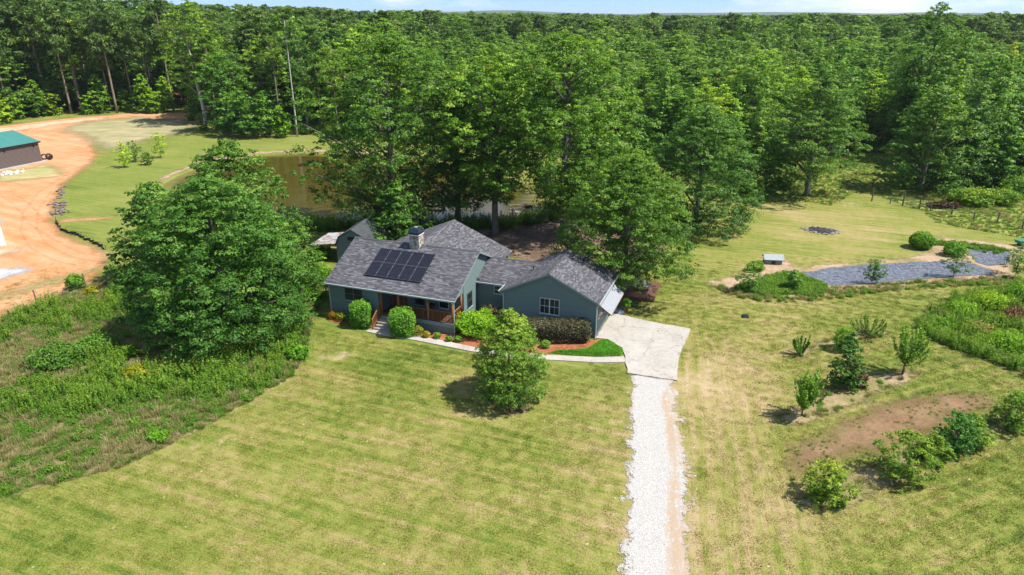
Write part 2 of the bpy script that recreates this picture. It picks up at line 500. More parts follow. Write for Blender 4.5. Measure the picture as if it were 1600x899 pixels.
def height(x, y):
    P = np.stack([np.ravel(x), np.ravel(y)], 1).astype(float)
    h = np.zeros(len(P))
    near = (np.abs(P[:, 0]) < 120) & (P[:, 1] > 0) & (P[:, 1] < 190)
    Q = P[near]
    hn = -0.55 * sstep(-0.6, 2.2, seg_dist(Q, POND))
    for L in (LINER_A, LINER_B):
        hn -= 0.45 * sstep(-0.3, 1.6, seg_dist(Q, L))
    h[near] = hn
    d = np.hypot(P[:, 0], P[:, 1])
    far = sstep(150, 420, d)
    h += far * (4.0 * sstep(0.15, -0.6, P[:, 0] / np.maximum(d, 1)) + 3.0 * (fbm(P[:, 0]/260 + 9, P[:, 1]/260 + 4, 3) - 0.5))
    return h

def axis(lo, hi, step, out):
    a = list(np.arange(lo, hi + step/2, step))
    s = step; v = a[-1]; up = []
    while v < out: s *= 1.28; v += s; up.append(v)
    s = step; v = a[0]; dn = []
    while v > -out: s *= 1.28; v -= s; dn.append(v)
    return np.array(dn[::-1] + a + up)

ax = axis(-100, 100, 0.8, 9000); ay = axis(18, 140, 0.8, 9000)
gx, gy = np.meshgrid(ax, ay)
GX, GY = gx.ravel(), gy.ravel()
gz = height(GX, GY)
nx, ny = len(ax), len(ay)
idx = np.arange(nx*ny).reshape(ny, nx)
quads = np.stack([idx[:-1,:-1], idx[:-1,1:], idx[1:,1:], idx[1:,:-1]], -1).reshape(-1, 4)
GP = np.stack([GX, GY], 1)
DRY_SPOTS = [((11.95, 38.61), 4.0, 0.24), ((14.61, 42.87), 5.0, 0.3), ((20.28, 56.98), 7, 0.16), ((40.25, 82.89), 14, 0.36), ((27.33, 61.78), 7, 0.18), ((29.85, 52.78), 9, 0.1), ((19.28, 45.8), 8, 0.15), ((-9.65, 33.07), 10, 0.12), ((-14.46, 45.8), 4, 0.25), ((-17.96, 34.34), 6, 0.1), ((6.71, 38.61), 3, 0.22), ((5.49, 28.68), 3, 0.18), ((13.34, 30.76), 8, 0.18), ((10.06, 27.72), 6, 0.2), ((27.26, 38.61), 7, 0.15), ((-1.68, 38.61), 4, 0.2), ((-3.51, 30.76), 9, 0.1)]
dry = 0.33 + 0.34*(fbm(GX/11+3, GY/9+8, 4) - 0.5)
for (px, py), r, a in DRY_SPOTS:
    dry = dry + a*np.exp(-((GX-px)**2+(GY-py)**2)/(r*r))
bare = np.zeros(len(GX))
for (px, py), r, a in [((13.23, 41.96), 3.2, 0.55), ((14.54, 44.3), 2.0, 0.5), ((-12.87, 46.22), 1.0, 0.75), ((-14.22, 45.8), 0.9, 0.7), ((35.42, 82.89), 2.5, 0.45), ((46.26, 90.7), 3.0, 0.5), ((-0.42, 38.61), 1.8, 0.45), ((6.5, 37.1), 1.2, 0.5), ((5.44, 30.76), 1.0, 0.5), ((30.35, 40.23), 3, 0.3), ((-17.46, 34.99), 1.6, 0.5), ((-19.28, 34.73), 1.2, 0.5), ((-12.9, 31.59), 1.4, 0.35), ((-9.63, 29.95), 1.5, 0.35), ((4.53, 25.1), 1.2, 0.4), ((10.7, 34.34), 1.3, 0.5), ((9.49, 28.68), 1.2, 0.45)]:
    bare = np.maximum(bare, a*np.exp(-((GX-px)**2+(GY-py)**2)/(r*r)))
LUSH = [(-59.53, 87.42), (-67.02, 102.01), (-72.7, 118.92), (-75.26, 134.51), (-68.52, 154.41), (-51.42, 138.09), (-44.64, 145.82), (-32.47, 145.82), (-11.96, 127.84), (-37.41, 124.73), (-51.02, 115.14), (-52.45, 102.01), (-45.79, 84.35), (-43.77, 71.52), (-50.78, 76.21)]
lush = 0.9*sstep(-3, 4, seg_dist(GP, LUSH)) * ((np.abs(GX) < 130) & (GY < 200))
lush = np.maximum(lush, 0.55*sstep(-1.5, 1.5, seg_dist(GP, [(3.3, 44.59), (8.31, 44.99), (8.31, 42.87), (7.05, 41.08), (3.61, 42.32)])))
lush = np.maximum(lush, 0.75*sstep(-1, 1, seg_dist(GP, [(-18.54, 56.98), (-16.79, 59.29), (-15.2, 52.78), (-14.88, 47.4), (-15.91, 45.8), (-17.01, 51.5)])))
mb_attr = sstep(15, 19, GX - 0.05*GY) * sstep(56, 46, GY)
mc = sstep(8.5, 9.5, GX - 0.19*(GY-30)) * sstep(17, 13, GX - 0.05*GY) * sstep(60, 48, GY)
ground = link('ground', fast_mesh('ground', np.stack([GX, GY, gz], 1), quads, None, {'dry': dry, 'bare': bare, 'lush': lush, 'mb': mb_attr, 'mc': mc}, True), M['lawn'])
tag(ground, 'mown lawn of green and straw coloured grass round the house', kind='structure')

_layer = [0]
def sheet(name, poly, m, cell=0.5, margin=None, lift=None, mound=0.0, label=None, kind='structure', extra=None, zfun=None):
    """a ground cover laid over the ground as a sheet of its own, ragged at its outline"""
    poly = np.asarray(poly, float)
    margin = cell*2.5 if margin is None else margin
    _layer[0] += 1
    lift = 0.006 + 0.0012*_layer[0] if lift is None else lift
    x = np.arange(poly[:,0].min()-margin, poly[:,0].max()+margin+cell, cell)
    y = np.arange(poly[:,1].min()-margin, poly[:,1].max()+margin+cell, cell)
    X, Y = np.meshgrid(x, y)
    P = np.stack([X.ravel(), Y.ravel()], 1)
    d = seg_dist(P, poly)
    I = np.arange(len(P)).reshape(X.shape)
    q = np.stack([I[:-1,:-1], I[:-1,1:], I[1:,1:], I[1:,:-1]], -1).reshape(-1, 4)
    q = q[(d[q] > -margin).all(1)]
    used, inv = np.unique(q.ravel(), return_inverse=True)
    q = inv.reshape(-1, 4)
    P = P[used]; d = d[used]
    z = height(P[:,0], P[:,1]) + lift
    if mound: z = z + mound*sstep(0, 1.3, d)*(0.5 + fbm(P[:,0]*1.1, P[:,1]*1.1, 3))
    if zfun is not None: z = zfun(P[:,0], P[:,1], d, z)
    at = {'d': d}
    if extra: at.update(extra(P, d))
    o = link(name, fast_mesh(name, np.stack([P[:,0], P[:,1], z], 1), q, None, at, True), m)
    return tag(o, label, None, None, kind)

CLAY = [(-129.19, 148.3), (-118.12, 160.03), (-110.28, 171.41), (-99.38, 180.69), (-83.89, 183.16), (-74.05, 171.41), (-73.26, 165.02), (-85.63, 162.99), (-89.17, 151.74), (-82.33, 135.92), (-76.09, 126.58), (-71.65, 115.14), (-68.64, 105.03), (-65.62, 97.97), (-61.71, 90.7), (-57.33, 83.18), (-52.28, 77.21), (-45.68, 72.42), (-43.2, 70.22), (-40.82, 64.63), (-40.37, 61.78), (-41.6, 57.73), (-43.43, 52.78), (-46.17, 46.86)]
sheet('clay_yard', CLAY, M['clay'], 0.9, 4, label='bare orange clay yard in front of the brown metal barn')
M['rut'] = soil_like('wheel_rut', [(0.28, (.38, .145, .056)), (0.5, (.45, .215, .098)), (0.7, (.50, .30, .17))], 0.22, 0.9, 1.6, None, bstr=.5)
def strip(line, w):
    A = [Vector(p) for p in line]; L = []; Q = []
    for i, p in enumerate(A):
        d = (A[min(i+1, len(A)-1)] - A[max(i-1, 0)]).normalized(); n = Vector((-d.y, d.x))*w/2
        L.append(tuple(p+n)); Q.append(tuple(p-n))
    return L + Q[::-1]
def offset(line, o):
    A = [Vector(p) for p in line]; out = []
    for i, p in enumerate(A):
        d = (A[min(i+1, len(A)-1)] - A[max(i-1, 0)]).normalized(); out.append(tuple(p + Vector((-d.y, d.x))*o))
    return out
for ln, lb in (([(-73.66, 120.61), (-71.03, 108.68), (-68.34, 97.97), (-63.5, 87.42), (-58.06, 78.76), (-52.96, 72.65), (-47.47, 68.33), (-42.95, 66.34)], 'curving from the barn to the track'), ([(-74.42, 97.97), (-66.78, 90.7), (-58.65, 81.47), (-51.53, 74.99), (-44.91, 69.79)], 'crossing from the left edge of the clay'), ([(-47.5, 56.98), (-45.31, 60.76), (-43.49, 63.9), (-41.95, 66.93)], 'running along the fence')):
    for o_, sd_ in ((-.8, 'inner'), (.8, 'outer')):
        sheet('wheel_rut', strip(offset(ln, o_), .42), M['rut'], 0.22, 0.5, label='%s wheel rut in the clay %s' % (sd_, lb))
sheet('pale_track', [(-125.11, 146.64), (-116.13, 157.17), (-109.85, 168.16), (-101.74, 175.93), (-98.65, 170.31), (-105.43, 161.01), (-109.95, 148.3), (-116.52, 135.92)], M['pale_clay'], 0.9, 4, label='pale worn track along the edge of the wood')
sheet('pale_patch', [(-58.98, 71.08), (-57.26, 72.65), (-54.7, 73.1), (-52.66, 71.08), (-53.6, 69.37), (-54.25, 68.33), (-55.94, 66.93)], M['pale_clay'], 0.4, 2.5, label='pale sandy patch beside the white wall')
sheet('dry_field', [(-103.49, 154.41), (-103.66, 168.16), (-94.25, 177.1), (-78.77, 171.41), (-71.81, 162.99), (-70.21, 151.74), (-73.45, 141.09), (-75.05, 131.76), (-78.48, 129.12), (-91.23, 143.42)], M['dry_field'], 0.9, 6, label='dry grey green field behind the clay yard')
sheet('track_verge', [(-49.82, 56.98), (-47.96, 59.29), (-45.18, 63.53), (-42.62, 66.93), (-41.11, 65.38), (-43.17, 61.27), (-45.93, 56.39), (-47.48, 53.85)], M['track_grass'], 0.5, 2.5, label='thin grass verge beside the clay track')
sheet('barn_verge', [(-86.13, 111.08), (-82.51, 115.14), (-82.37, 120.04), (-75.45, 115.14), (-71.03, 108.68), (-74.11, 105.47), (-80.25, 102.85)], M['track_grass'], 0.5, 3, label='thin grass in front of the barn wall')
sheet('clay_path', [(-57.28, 82.32), (-56.65, 84.06), (-51.84, 84.95), (-47.2, 85.56), (-46.46, 84.06), (-51.03, 83.47), (-54.86, 81.75), (-56.27, 81.47)], M['clay'], 0.35, 1.5, label='narrow clay path crossing the lawn to the pond')
sheet('gravel_patch', [(-56.11, 65.38), (-52.46, 65.76), (-49.97, 65.95), (-48.27, 65.57), (-48.88, 63.35), (-49.57, 61.61), (-51.92, 59.78)], M['grey_gravel'], 0.4, 1.2, label='grey gravel patch at the end of the clay track')
MEADOW = [(-45.63, 47.4), (-43.7, 53.18), (-41.69, 57.88), (-40.04, 62.29), (-32.62, 65.38), (-21.31, 66.93), (-18.17, 64.45), (-17.27, 59.29), (-16.94, 52.78), (-15.87, 47.95), (-15.67, 43.05), (-17.28, 40.06), (-19.69, 35.67), (-22.02, 32.59), (-25.84, 30.54), (-27.34, 29.69), (-30.05, 27.95)]
sheet('meadow', MEADOW, M['meadow_soil'], 0.45, 1.2, label='unmown weedy ground round the big dark tree')
RMEADOW = [(33.52, 52.13), (35.18, 53.58), (39.39, 56.98), (44.36, 59.29), (49.69, 61.78), (59.47, 66.34), (39.0, 37.1), (36.52, 42.87), (35.34, 45.29), (33.72, 47.4), (33.0, 50.03)]
sheet('weed_plot', RMEADOW, M['meadow_soil'], 0.45, 1.2, label='overgrown weed plot at the far right')
BACKFIELD = [(43.35, 90.03), (50.55, 97.97), (51.68, 96.05), (54.04, 87.42), (52.63, 82.04), (54.48, 79.83), (57.42, 77.21), (59.85, 74.27), (67.4, 71.08), (95.04, 104.15), (77.71, 102.01), (66.05, 102.01), (60.56, 106.37), (67.45, 121.76), (61.01, 127.84), (36.91, 102.01), (33.4, 91.38), (39.96, 92.42)]
sheet('rough_pasture', BACKFIELD, M['rough_grass'], 0.8, 2.5, label='rough pasture behind the wire fence')
sheet('tilled_plot', [(15.08, 32.17), (15.62, 31.2), (22.93, 34.34), (28.26, 36.8), (32.19, 38.46), (32.71, 40.4), (30.19, 41.43), (25.49, 40.06), (20.25, 36.95), (16.17, 34.66)], M['tilled'], 0.4, 2.0, label='brown tilled strip between two rows of young fruit trees')
BERM_A = [(16.81, 37.99), (16.93, 36.52), (18.28, 36.59), (22.3, 38.77), (26.64, 41.43), (29.44, 42.87), (29.11, 44.2), (25.2, 43.05), (21.53, 40.91), (18.58, 38.93)]
BERM_B = [(14.97, 29.69), (15.25, 28.68), (16.61, 28.58), (18.65, 29.38), (22.13, 31.42), (25.43, 33.38), (30.03, 35.81), (33.78, 37.47), (34.62, 38.93), (28.17, 36.66), (22.87, 34.21), (18.71, 31.77), (15.8, 30.32)]
BERM_C = [(21.29, 46.64), (21.61, 45.6), (23.24, 46.64), (27.47, 48.86), (30.25, 49.32), (30.72, 50.76), (27.61, 50.27), (23.13, 47.95)]
for B, lb in ((BERM_A, 'straw covered planting row under the upright fruit trees'), (BERM_B, 'straw covered planting row nearest the drive end'), (BERM_C, 'planting row around the small shrubs behind the fruit trees')):
    sheet('planting_row', B, M['berm'], 0.3, 1.2, mound=0.14, label=lb)
sheet('pond_bank', [(18.94, 61.78), (22.27, 63.53), (26.11, 68.33), (28.86, 69.37), (29.18, 65.76), (33.3, 66.93), (40.8, 68.54), (44.21, 69.79), (49.75, 75.72), (46.57, 76.71), (48.35, 77.21), (57.26, 72.65), (55.72, 70.43), (50.89, 65.38), (50.29, 62.64), (47.2, 61.78), (39.28, 60.93), (29.97, 59.29), (25.02, 57.28), (21.33, 58.5), (19.5, 60.43)], M['sand'], 0.5, 1.6, label='sandy bank round the lined pond')
def wrinkle(x, y, d, z):
    return z + 0.10*sstep(-.2, .6, d) + sstep(0.2, 1.2, d)*(0.20*(fbm(x*0.9, y*1.6, 4)-0.5) + 0.11*(vnoise(x*2.3+y, y*3.1)-0.5))
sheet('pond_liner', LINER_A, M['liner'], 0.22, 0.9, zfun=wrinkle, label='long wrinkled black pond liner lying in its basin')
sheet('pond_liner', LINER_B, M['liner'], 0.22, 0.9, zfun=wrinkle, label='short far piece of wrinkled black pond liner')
pw = sheet('pond', POND, M['water'], 0.8, 0.9, zfun=lambda x, y, d, z: np.full(len(x), -0.22), label='brown farm pond with yellow algae along its banks')
sheet('leaf_litter', [(-8.41, 78.24), (-3.15, 80.92), (4.81, 82.6), (14.18, 80.92), (19.53, 76.71), (16.71, 70.43), (13.38, 65.38), (11.59, 56.98), (10.3, 54.4), (8.56, 53.85), (5.73, 63.53), (0.0, 68.33), (-5.73, 72.65)], M['litter'], 0.5, 3, label='shaded leaf litter under the tall trees behind the house')
sheet('pond_shore', [(-55.65, 104.58), (-56.12, 112.07), (-54.21, 122.93), (-48.3, 129.12), (-40.6, 131.76), (-24.15, 129.12), (-23.87, 127.52), (-40.03, 129.77), (-47.63, 127.21), (-53.27, 120.89), (-54.7, 110.11), (-54.12, 102.85)], M['sand'], 0.5, 1.2, label='narrow sandy shore along the far bank of the pond')
sheet('mulch_bed', [(-15.8, 52.78), (-15.82, 53.98), (-15.13, 54.81), (-11.54, 53.58), (-11.06, 51.5), (-11.73, 51.13), (-13.45, 51.75), (-14.74, 52.01)], M['mulch'], 0.15, 0.5, label='pine straw bed left of the front steps')
sheet('mulch_bed', [(-9.69, 50.27), (-9.27, 51.25), (-4.4, 50.63), (-2.66, 51.5), (-0.52, 49.67), (6.6, 48.74), (7.07, 49.32), (7.64, 48.97), (6.42, 47.18), (3.02, 46.43), (2.42, 46.01), (-0.98, 46.75), (-2.98, 47.4), (-7.69, 49.32)], M['mulch'], 0.15, 0.5, label='pine straw bed between porch, hedge and walk')
sheet('straw_ring', [(-2.05, 39.41), (-1.46, 38.22), (-0.21, 37.84), (1.05, 38.61), (1.37, 39.57), (0.52, 40.4), (-1.3, 40.4)], M['litter'], 0.2, 1.0, label='ring of dead leaves under the lawn tree')

DRIVE_L = [(8.6, 43.24), (7.72, 38.61), (6.99, 34.34), (6.25, 30.76), (5.64, 27.25), (5.11, 24.35), (4.69, 22.14)]
DRIVE_R = [(11.6, 42.68), (10.99, 38.61), (10.51, 34.99), (10.07, 31.88), (9.22, 28.68), (8.27, 24.35), (7.81, 22.14)]
def drive_dirt(P, d):
    rx = np.interp(P[:,1], [q[1] for q in DRIVE_R[::-1]], [q[0] for q in DRIVE_R[::-1]])
    return {'dirt': np.exp(-((rx - P[:,0] - 0.80)/0.55)**2) * sstep(48, 38, P[:,1])*0.66 + 0.5*np.exp(-(d/0.3)**2)}
sheet('gravel_drive', DRIVE_L + DRIVE_R[::-1], M['gravel'], 0.2, 1.2, extra=drive_dirt, label='white gravel drive running up to the concrete pad')

def slab(name, poly, m, z0, z1, label):
    mb_ = MB()
    mb_.face([(x, y, z1) for x, y in poly])
    n = len(poly)
    for i in range(n):
        a = poly[i]; b = poly[(i+1) % n]
        mb_.face([(a[0],a[1],z0),(b[0],b[1],z0),(b[0],b[1],z1),(a[0],a[1],z1)])
    o = mb_.build(name, m)
    return tag(o, label, kind='structure')
def wob(poly, amp, step, seed):
    """chipped, slightly wandering concrete edge"""
    r_ = random.Random(seed); out = []
    for i in range(len(poly)):
        a = Vector(poly[i]).to_2d(); b = Vector(poly[(i+1) % len(poly)]).to_2d()
        n = max(1, int((b-a).length/step))
        for k in range(n):
            p = a.lerp(b, k/n)
            out.append((p.x + r_.uniform(-amp, amp), p.y + r_.uniform(-amp, amp)))
    return out
PAD = [(8.34, 43.38), (11.61, 42.32), (12.53, 45.8), (14.67, 50.82), (12.3, 51.88), (10.3, 53.05), (8.59, 54.12), (6.69, 49.09), (7.63, 48.86), (8.53, 47.4), (8.52, 46.01), (8.42, 44.79)]
slab('concrete_pad', wob(PAD, 0.05, 0.5, 3), M['concrete'], -0.05, 0.095, 'cracked pale concrete pad beside the garage')
walk_up = [(-11.38, 51.25), (-9.07, 50.63), (-7.74, 49.73), (-5.06, 48.51), (-2.98, 47.56), (-0.99, 47.02), (2.43, 46.27), (6.27, 45.85), (8.46, 45.96)]
walk_dn = [(8.47, 45.09), (6.18, 45.04), (2.4, 45.49), (-0.97, 46.17), (-3.19, 46.86), (-5.5, 47.84), (-7.61, 48.74), (-10.31, 49.67), (-11.95, 50.39)]
WALK = walk_up + walk_dn
walk = slab('front_walk', WALK, M['path_concrete'], -0.05, 0.075, 'curved concrete walk from the front steps to the pad')

# ------------------------------------------------------------------ building materials
def siding_material(name, c):
    m, nt = new_mat(name)
    P = objc(nt)
    n = noise(nt, mapping(nt, P, (0.5, 0.5, 5.0)), 1.2, 5, 0.6)
    n2 = noise(nt, P, 9, 4, 0.6)
    cc = ramp(nt, mth(nt, 'ADD', mth(nt, 'MULTIPLY', n, 0.6), mth(nt, 'MULTIPLY', n2, 0.4)), [(0.3, tuple(x*.84 for x in c)), (0.7, tuple(x*1.12 for x in c))])
    finish(nt, cc, 0.62, 0.3, bump(nt, n2, 0.08, 0.01))
    return m
M['siding'] = siding_material('blue_green_siding', (.130, .182, .173))
M['trim'] = plain('blue_green_trim', (.135, .195, .195), 0.55, 0.3, var=0.06)
M['gutter'] = plain('pale_gutter', (.34, .38, .38), 0.4, 0.5, var=0.08)
M['fascia'] = plain('grey_fascia', (.22, .265, .265), 0.55, 0.3, var=0.08)

def shingle_material(name, dark, lite):
    m, nt = new_mat(name)
    uvn = node(nt, 'ShaderNodeUVMap', uv_map='uv').outputs[0]
    br = node(nt, 'ShaderNodeTexBrick', {'Vector': uvn, 'Color1': (0,0,0,1), 'Color2': (1,1,1,1), 'Mortar': (0,0,0,1), 'Scale': 1.0, 'Mortar Size': 0.008, 'Mortar Smooth': 0.3, 'Bias': 0.0, 'Brick Width': 0.34, 'Row Height': 0.14}, offset=0.37, offset_frequency=2, squash=1.4, squash_frequency=3)
    f = node(nt, 'ShaderNodeSeparateColor', {0: br.outputs['Color']}).outputs[0]
    P = objc(nt)
    n = noise(nt, P, 6.0, 5, 0.7); w = noise(nt, P, 0.7, 5, 0.6)
    f = mth(nt, 'ADD', mth(nt, 'MULTIPLY', f, 0.58), mth(nt, 'ADD', mth(nt, 'MULTIPLY', n, 0.42), mth(nt, 'MULTIPLY', w, 0.22)))
    c = ramp(nt, f, [(0.20, dark), (0.50, tuple(d*.55+l*.45 for d, l in zip(dark, lite))), (0.75, lite), (0.95, tuple(min(1, x*1.5) for x in lite))])
    c = mixc(nt, mth(nt, 'MULTIPLY', br.outputs['Fac'], 0.6), c, (.03, .03, .034))
    h = mth(nt, 'SUBTRACT', f, br.outputs['Fac'])
    finish(nt, c, 0.9, 0.2, bump(nt, h, 0.5, 0.015))
    return m
M['shingle'] = shingle_material('charcoal_shingles', (.042, .042, .050), (.122, .120, .131))
M['ridge'] = plain('ridge_shingles', (.075, .074, .082), 0.9, 0.2, var=0.4, scale=5)
M['glass'] = None
def glass_material():
    m, nt = new_mat('dark_window_glass')
    P = objc(nt)
    c = ramp(nt, noise(nt, P, 1.5, 3), [(0.3, (.012, .014, .014)), (0.7, (.04, .042, .04))])
    finish(nt, c, 0.06, 0.6)
    return m
M['glass'] = glass_material()
M['frame'] = plain('window_frame', (.42, .48, .47), 0.5, 0.35, var=0.06)
M['dark_frame'] = plain('dark_blue_frame', (.05, .075, .10), 0.5, 0.35, var=0.08)
def wood_material(name, a, b, sc=2.0):
    m, nt = new_mat(name)
    P = objc(nt)
    n = noise(nt, mapping(nt, P, (6, 6, 0.7)), sc, 5, 0.65, 0.6)
    c = ramp(nt, n, [(0.3, a), (0.7, b)])
    finish(nt, c, 0.6, 0.3, bump(nt, n, 0.25, 0.01))
    return m
M['post'] = wood_material('stained_wood', (.17, .065, .022), (.34, .15, .055))
M['door'] = wood_material('door_wood', (.11, .03, .014), (.24, .075, .03))
M['deck'] = wood_material('deck_wood', (.105, .052, .032), (.19, .098, .060))
M['grey_wood'] = wood_material('weathered_wood', (.19, .16, .13), (.36, .32, .27))
M['step'] = plain('painted_step', (.30, .34, .33), 0.7, 0.25, var=0.15)
M['metal'] = plain('galvanised_metal', (.235, .25, .27), 0.5, 0.3, 0.0, var=0.08)
M['black'] = plain('black_metal', (.018, .02, .024), 0.4, 0.5, 0.2, var=0.15)
M['navy'] = plain('dark_blue_metal', (.020, .032, .055), 0.38, 0.5, 0.3, var=0.1)
M['white'] = plain('white_paint', (.78, .78, .76), 0.5, 0.4, var=0.05)
M['terracotta'] = plain('terracotta', (.35, .12, .06), 0.8, 0.2)
def solar_material():
    m, nt = new_mat('solar_cells')
    P = objc(nt)
    ck = node(nt, 'ShaderNodeTexBrick', {'Vector': P, 'Color1': (.010,.011,.018,1), 'Color2': (.013,.014,.022,1), 'Mortar': (.028,.03,.038,1), 'Scale': 1.0, 'Mortar Size': 0.006, 'Brick Width': 0.17, 'Row Height': 0.17}, offset=0.0).outputs['Color']
    finish(nt, ck, 0.22, 0.35)
    return m
M['solar'] = solar_material()
def stone_material():
    m, nt = new_mat('chimney_stone')
    P = objc(nt)
    w = node(nt, 'ShaderNodeVectorMath', {0: P, 1: node(nt, 'ShaderNodeVectorMath', {0: node(nt, 'ShaderNodeTexNoise', {'Vector': P, 'Scale': 4.0}).outputs['Color'], 'Scale': 0.12}, operation='SCALE').outputs[0]}, operation='ADD').outputs[0]
    vo = node(nt, 'ShaderNodeTexVoronoi', {'Vector': w, 'Scale': 4.6}, feature='F1')
    cc = node(nt, 'ShaderNodeSeparateColor', {0: vo.outputs['Color']}).outputs[0]
    c = ramp(nt, cc, [(0.0, (.16, .13, .11)), (0.4, (.36, .30, .25)), (0.75, (.50, .43, .37)), (1.0, (.62, .57, .52))])
    e = node(nt, 'ShaderNodeTexVoronoi', {'Vector': w, 'Scale': 4.6}, feature='DISTANCE_TO_EDGE').outputs[0]
    k = mth(nt, 'SUBTRACT', 1.0, mth(nt, 'DIVIDE', e, 0.07, clamp=True), clamp=True)
    c = mixc(nt, mth(nt, 'MULTIPLY', k, 0.8), c, (.48, .46, .43))
    finish(nt, c, 0.85, 0.25, bump(nt, mth(nt, 'MULTIPLY', e, 3.0), 0.8, 0.05))
    return m
M['stone'] = stone_material()

# ------------------------------------------------------------------ the house (local axes: u along the front, v to the back)
house = empty('house', (HOUSE_O[0], HOUSE_O[1], 0), HOUSE_RZ)
tag(house, 'blue green lap sided house with charcoal shingle roofs, porch and garage wing', 'house')

def siding(name, a, b, z0, top, out, m=None, parent=None, board=0.185, foundation=None):
    """lapped boards on the wall from a to b (u,v); top: list of (s, z) along the wall; out: outward normal"""
    m = m or M['siding']; parent = parent or house
    a = Vector(a); b = Vector(b); L = (b - a).length; d = (b - a) / L; out = Vector(out)
    ss = [p[0] for p in top]; zs = [p[1] for p in top]
    def span(z):
        # horizontal extent of the wall at height z (convex top)
        lo, hi = None, None
        pts = np.linspace(0, L, 241)
        zz = np.interp(pts, ss, zs)
        ok = pts[zz >= z - 1e-6]
        return (None, None) if len(ok) == 0 else (ok[0], ok[-1])
    mb = MB()
    z = z0; zmax = max(zs)
    while z < zmax - 0.01:
        z2 = min(z + board, zmax)
        l0, h0 = span(z); l1, h1 = span(z2 - 0.001)
        if l0 is None: break
        if l1 is None: l1 = h1 = (l0 + h0)/2
        o0 = out * 0.040; o1 = out * 0.004
        p = lambda s, o, zz: (a.x + d.x*s + o.x, a.y + d.y*s + o.y, zz)
        mb.face([p(l0,o0,z), p(h0,o0,z), p(h1,o1,z2), p(l1,o1,z2)])
        mb.face([p(l0,o1,z), p(h0,o1,z), p(h0,o0,z), p(l0,o0,z)])
        z = z2
    return mb.build(name, m, parent)

def roof_plane(name, e0, e1, r1, r0, parent=None, m=None, thick=0.14, edge='fascia'):
    """a sloping slab: eave e0-e1, ridge r0-r1 (all 3-D); uv in metres"""
    parent = parent or house
    E0, E1, R1, R0 = map(Vector, (e0, e1, r1, r0))
    ax_ = (E1 - E0).normalized()
    n = (E1 - E0).cross(R0 - E0).normalized()
    if n.z < 0: n = -n
    up = n.cross(ax_).normalized()
    if up.z < 0: up = -up
    q = [E0, E1, R1, R0]
    uv = [((p - E0).dot(ax_), (p - E0).dot(up)) for p in q]
    mb = MB()
    mb.face(q, uv)
    lo = [p - n*thick for p in q]
    mb.face(lo[::-1], [(0, 0)]*4)
    o = mb.build(name, m or M['shingle'], parent)
    eb = MB()
    for i in range(4):
        j = (i+1) % 4
        eb.face([lo[i], lo[j], q[j], q[i]])
    eb.build(edge, M['fascia'], o)
    return o

def window(u, z0, z1, w, parent, origin, axis_, out, panes=1, grid=(1, 2), fm=None, proud=0.05):
    """sash window(s) on a wall: frame with the panes set back in it; axis_ runs along the wall"""
    fm = fm or M['frame']
    ax_ = Vector(axis_); out = Vector(out); o3 = Vector(origin)
    def P(s, o, z): 
        q = o3 + ax_*s + out*o
        return (q.x, q.y, z)
    def bx(mb, s0, s1, o0, o1, a, b): mb.hexa([P(s0,o0,a),P(s1,o0,a),P(s1,o1,a),P(s0,o1,a)],[P(s0,o0,b),P(s1,o0,b),P(s1,o1,b),P(s0,o1,b)])
    t = 0.06
    fr = MB()
    bx(fr, u-t, u+w+t, 0.0, proud, z0-t, z0); bx(fr, u-t, u+w+t, 0.0, proud, z1, z1+t)
    bx(fr, u-t, u, 0.0, proud, z0, z1); bx(fr, u+w, u+w+t, 0.0, proud, z0, z1)
    pw_ = w/panes
    for k in range(1, panes): bx(fr, u+k*pw_-0.05, u+k*pw_+0.05, 0.0, proud, z0, z1)
    wo = fr.build('window', fm, parent)
    for k in range(panes):
        s0 = u + k*pw_ + (0.05 if k else 0); s1 = u + (k+1)*pw_ - (0.05 if k < panes-1 else 0)
        g_ = MB(); bx(g_, s0, s1, 0.0, 0.031, z0, z1); g_.build('pane', M['glass'], wo)
        mu = MB()
        bx(mu, s0, s1, 0.031, proud-0.004, (z0+z1)/2-0.022, (z0+z1)/2+0.022)
        for i in range(1, grid[0]):
            sm = s0 + (s1-s0)*i/grid[0]
            bx(mu, sm-0.012, sm+0.012, 0.031, 0.041, z0, (z0+z1)/2-0.022); bx(mu, sm-0.012, sm+0.012, 0.031, 0.041, (z0+z1)/2+0.022, z1)
        mu.build('sash_bar', fm, wo)
    si = MB(); bx(si, u-t-0.03, u+w+t+0.03, 0.0, proud+0.04, z0-t-0.035, z0-t-0.001); si.build('sill', M['frame'], wo)
    return wo

DK = 0.95      # deck height
K = 0.471      # roof pitch
zr = lambda v: 3.2 + (v + 0.4)*K
# walls of the main block
siding('wall', (0, 0), (4.75, 0), 0.0, [(0, 3.28), (4.75, 3.28)], (0, -1))
siding('wall', (4.75, 2.0), (11.5, 2.0), DK, [(0, 4.1), (6.75, 4.1)], (0, -1))
siding('wall', (4.75, 0), (4.75, 2.0), DK, [(0, 3.2), (2, 4.1)], (1, 0))
siding('wall', (0, 0), (0, 9.6), 0.0, [(0, 3.25), (4.8, 5.5), (9.6, 3.25)], (-1, 0))
siding('wall', (11.5, 1.98), (11.5, 9.6), 0.0, [(0, 4.15), (2.82, 5.5), (7.62, 3.25)], (1, 0))
siding('wall', (11.5, 9.6), (11.5, 12.5), 0.0, [(0, 3.2), (2.9, 3.2)], (1, 0))
siding('wall', (0.2, 9.6), (0.2, 12.5), 0.0, [(0, 3.2), (2.9, 3.2)], (-1, 0))
siding('wall', (0.2, 12.5), (11.5, 12.5), 0.0, [(0, 3.2), (5.65, 5.5), (11.3, 3.2)], (0, 1))
fr_ = siding('gable_wall', (11.5, 0.0), (11.5, 1.98), 2.95, [(0, 3.25), (1.98, 4.15)], (1, 0))
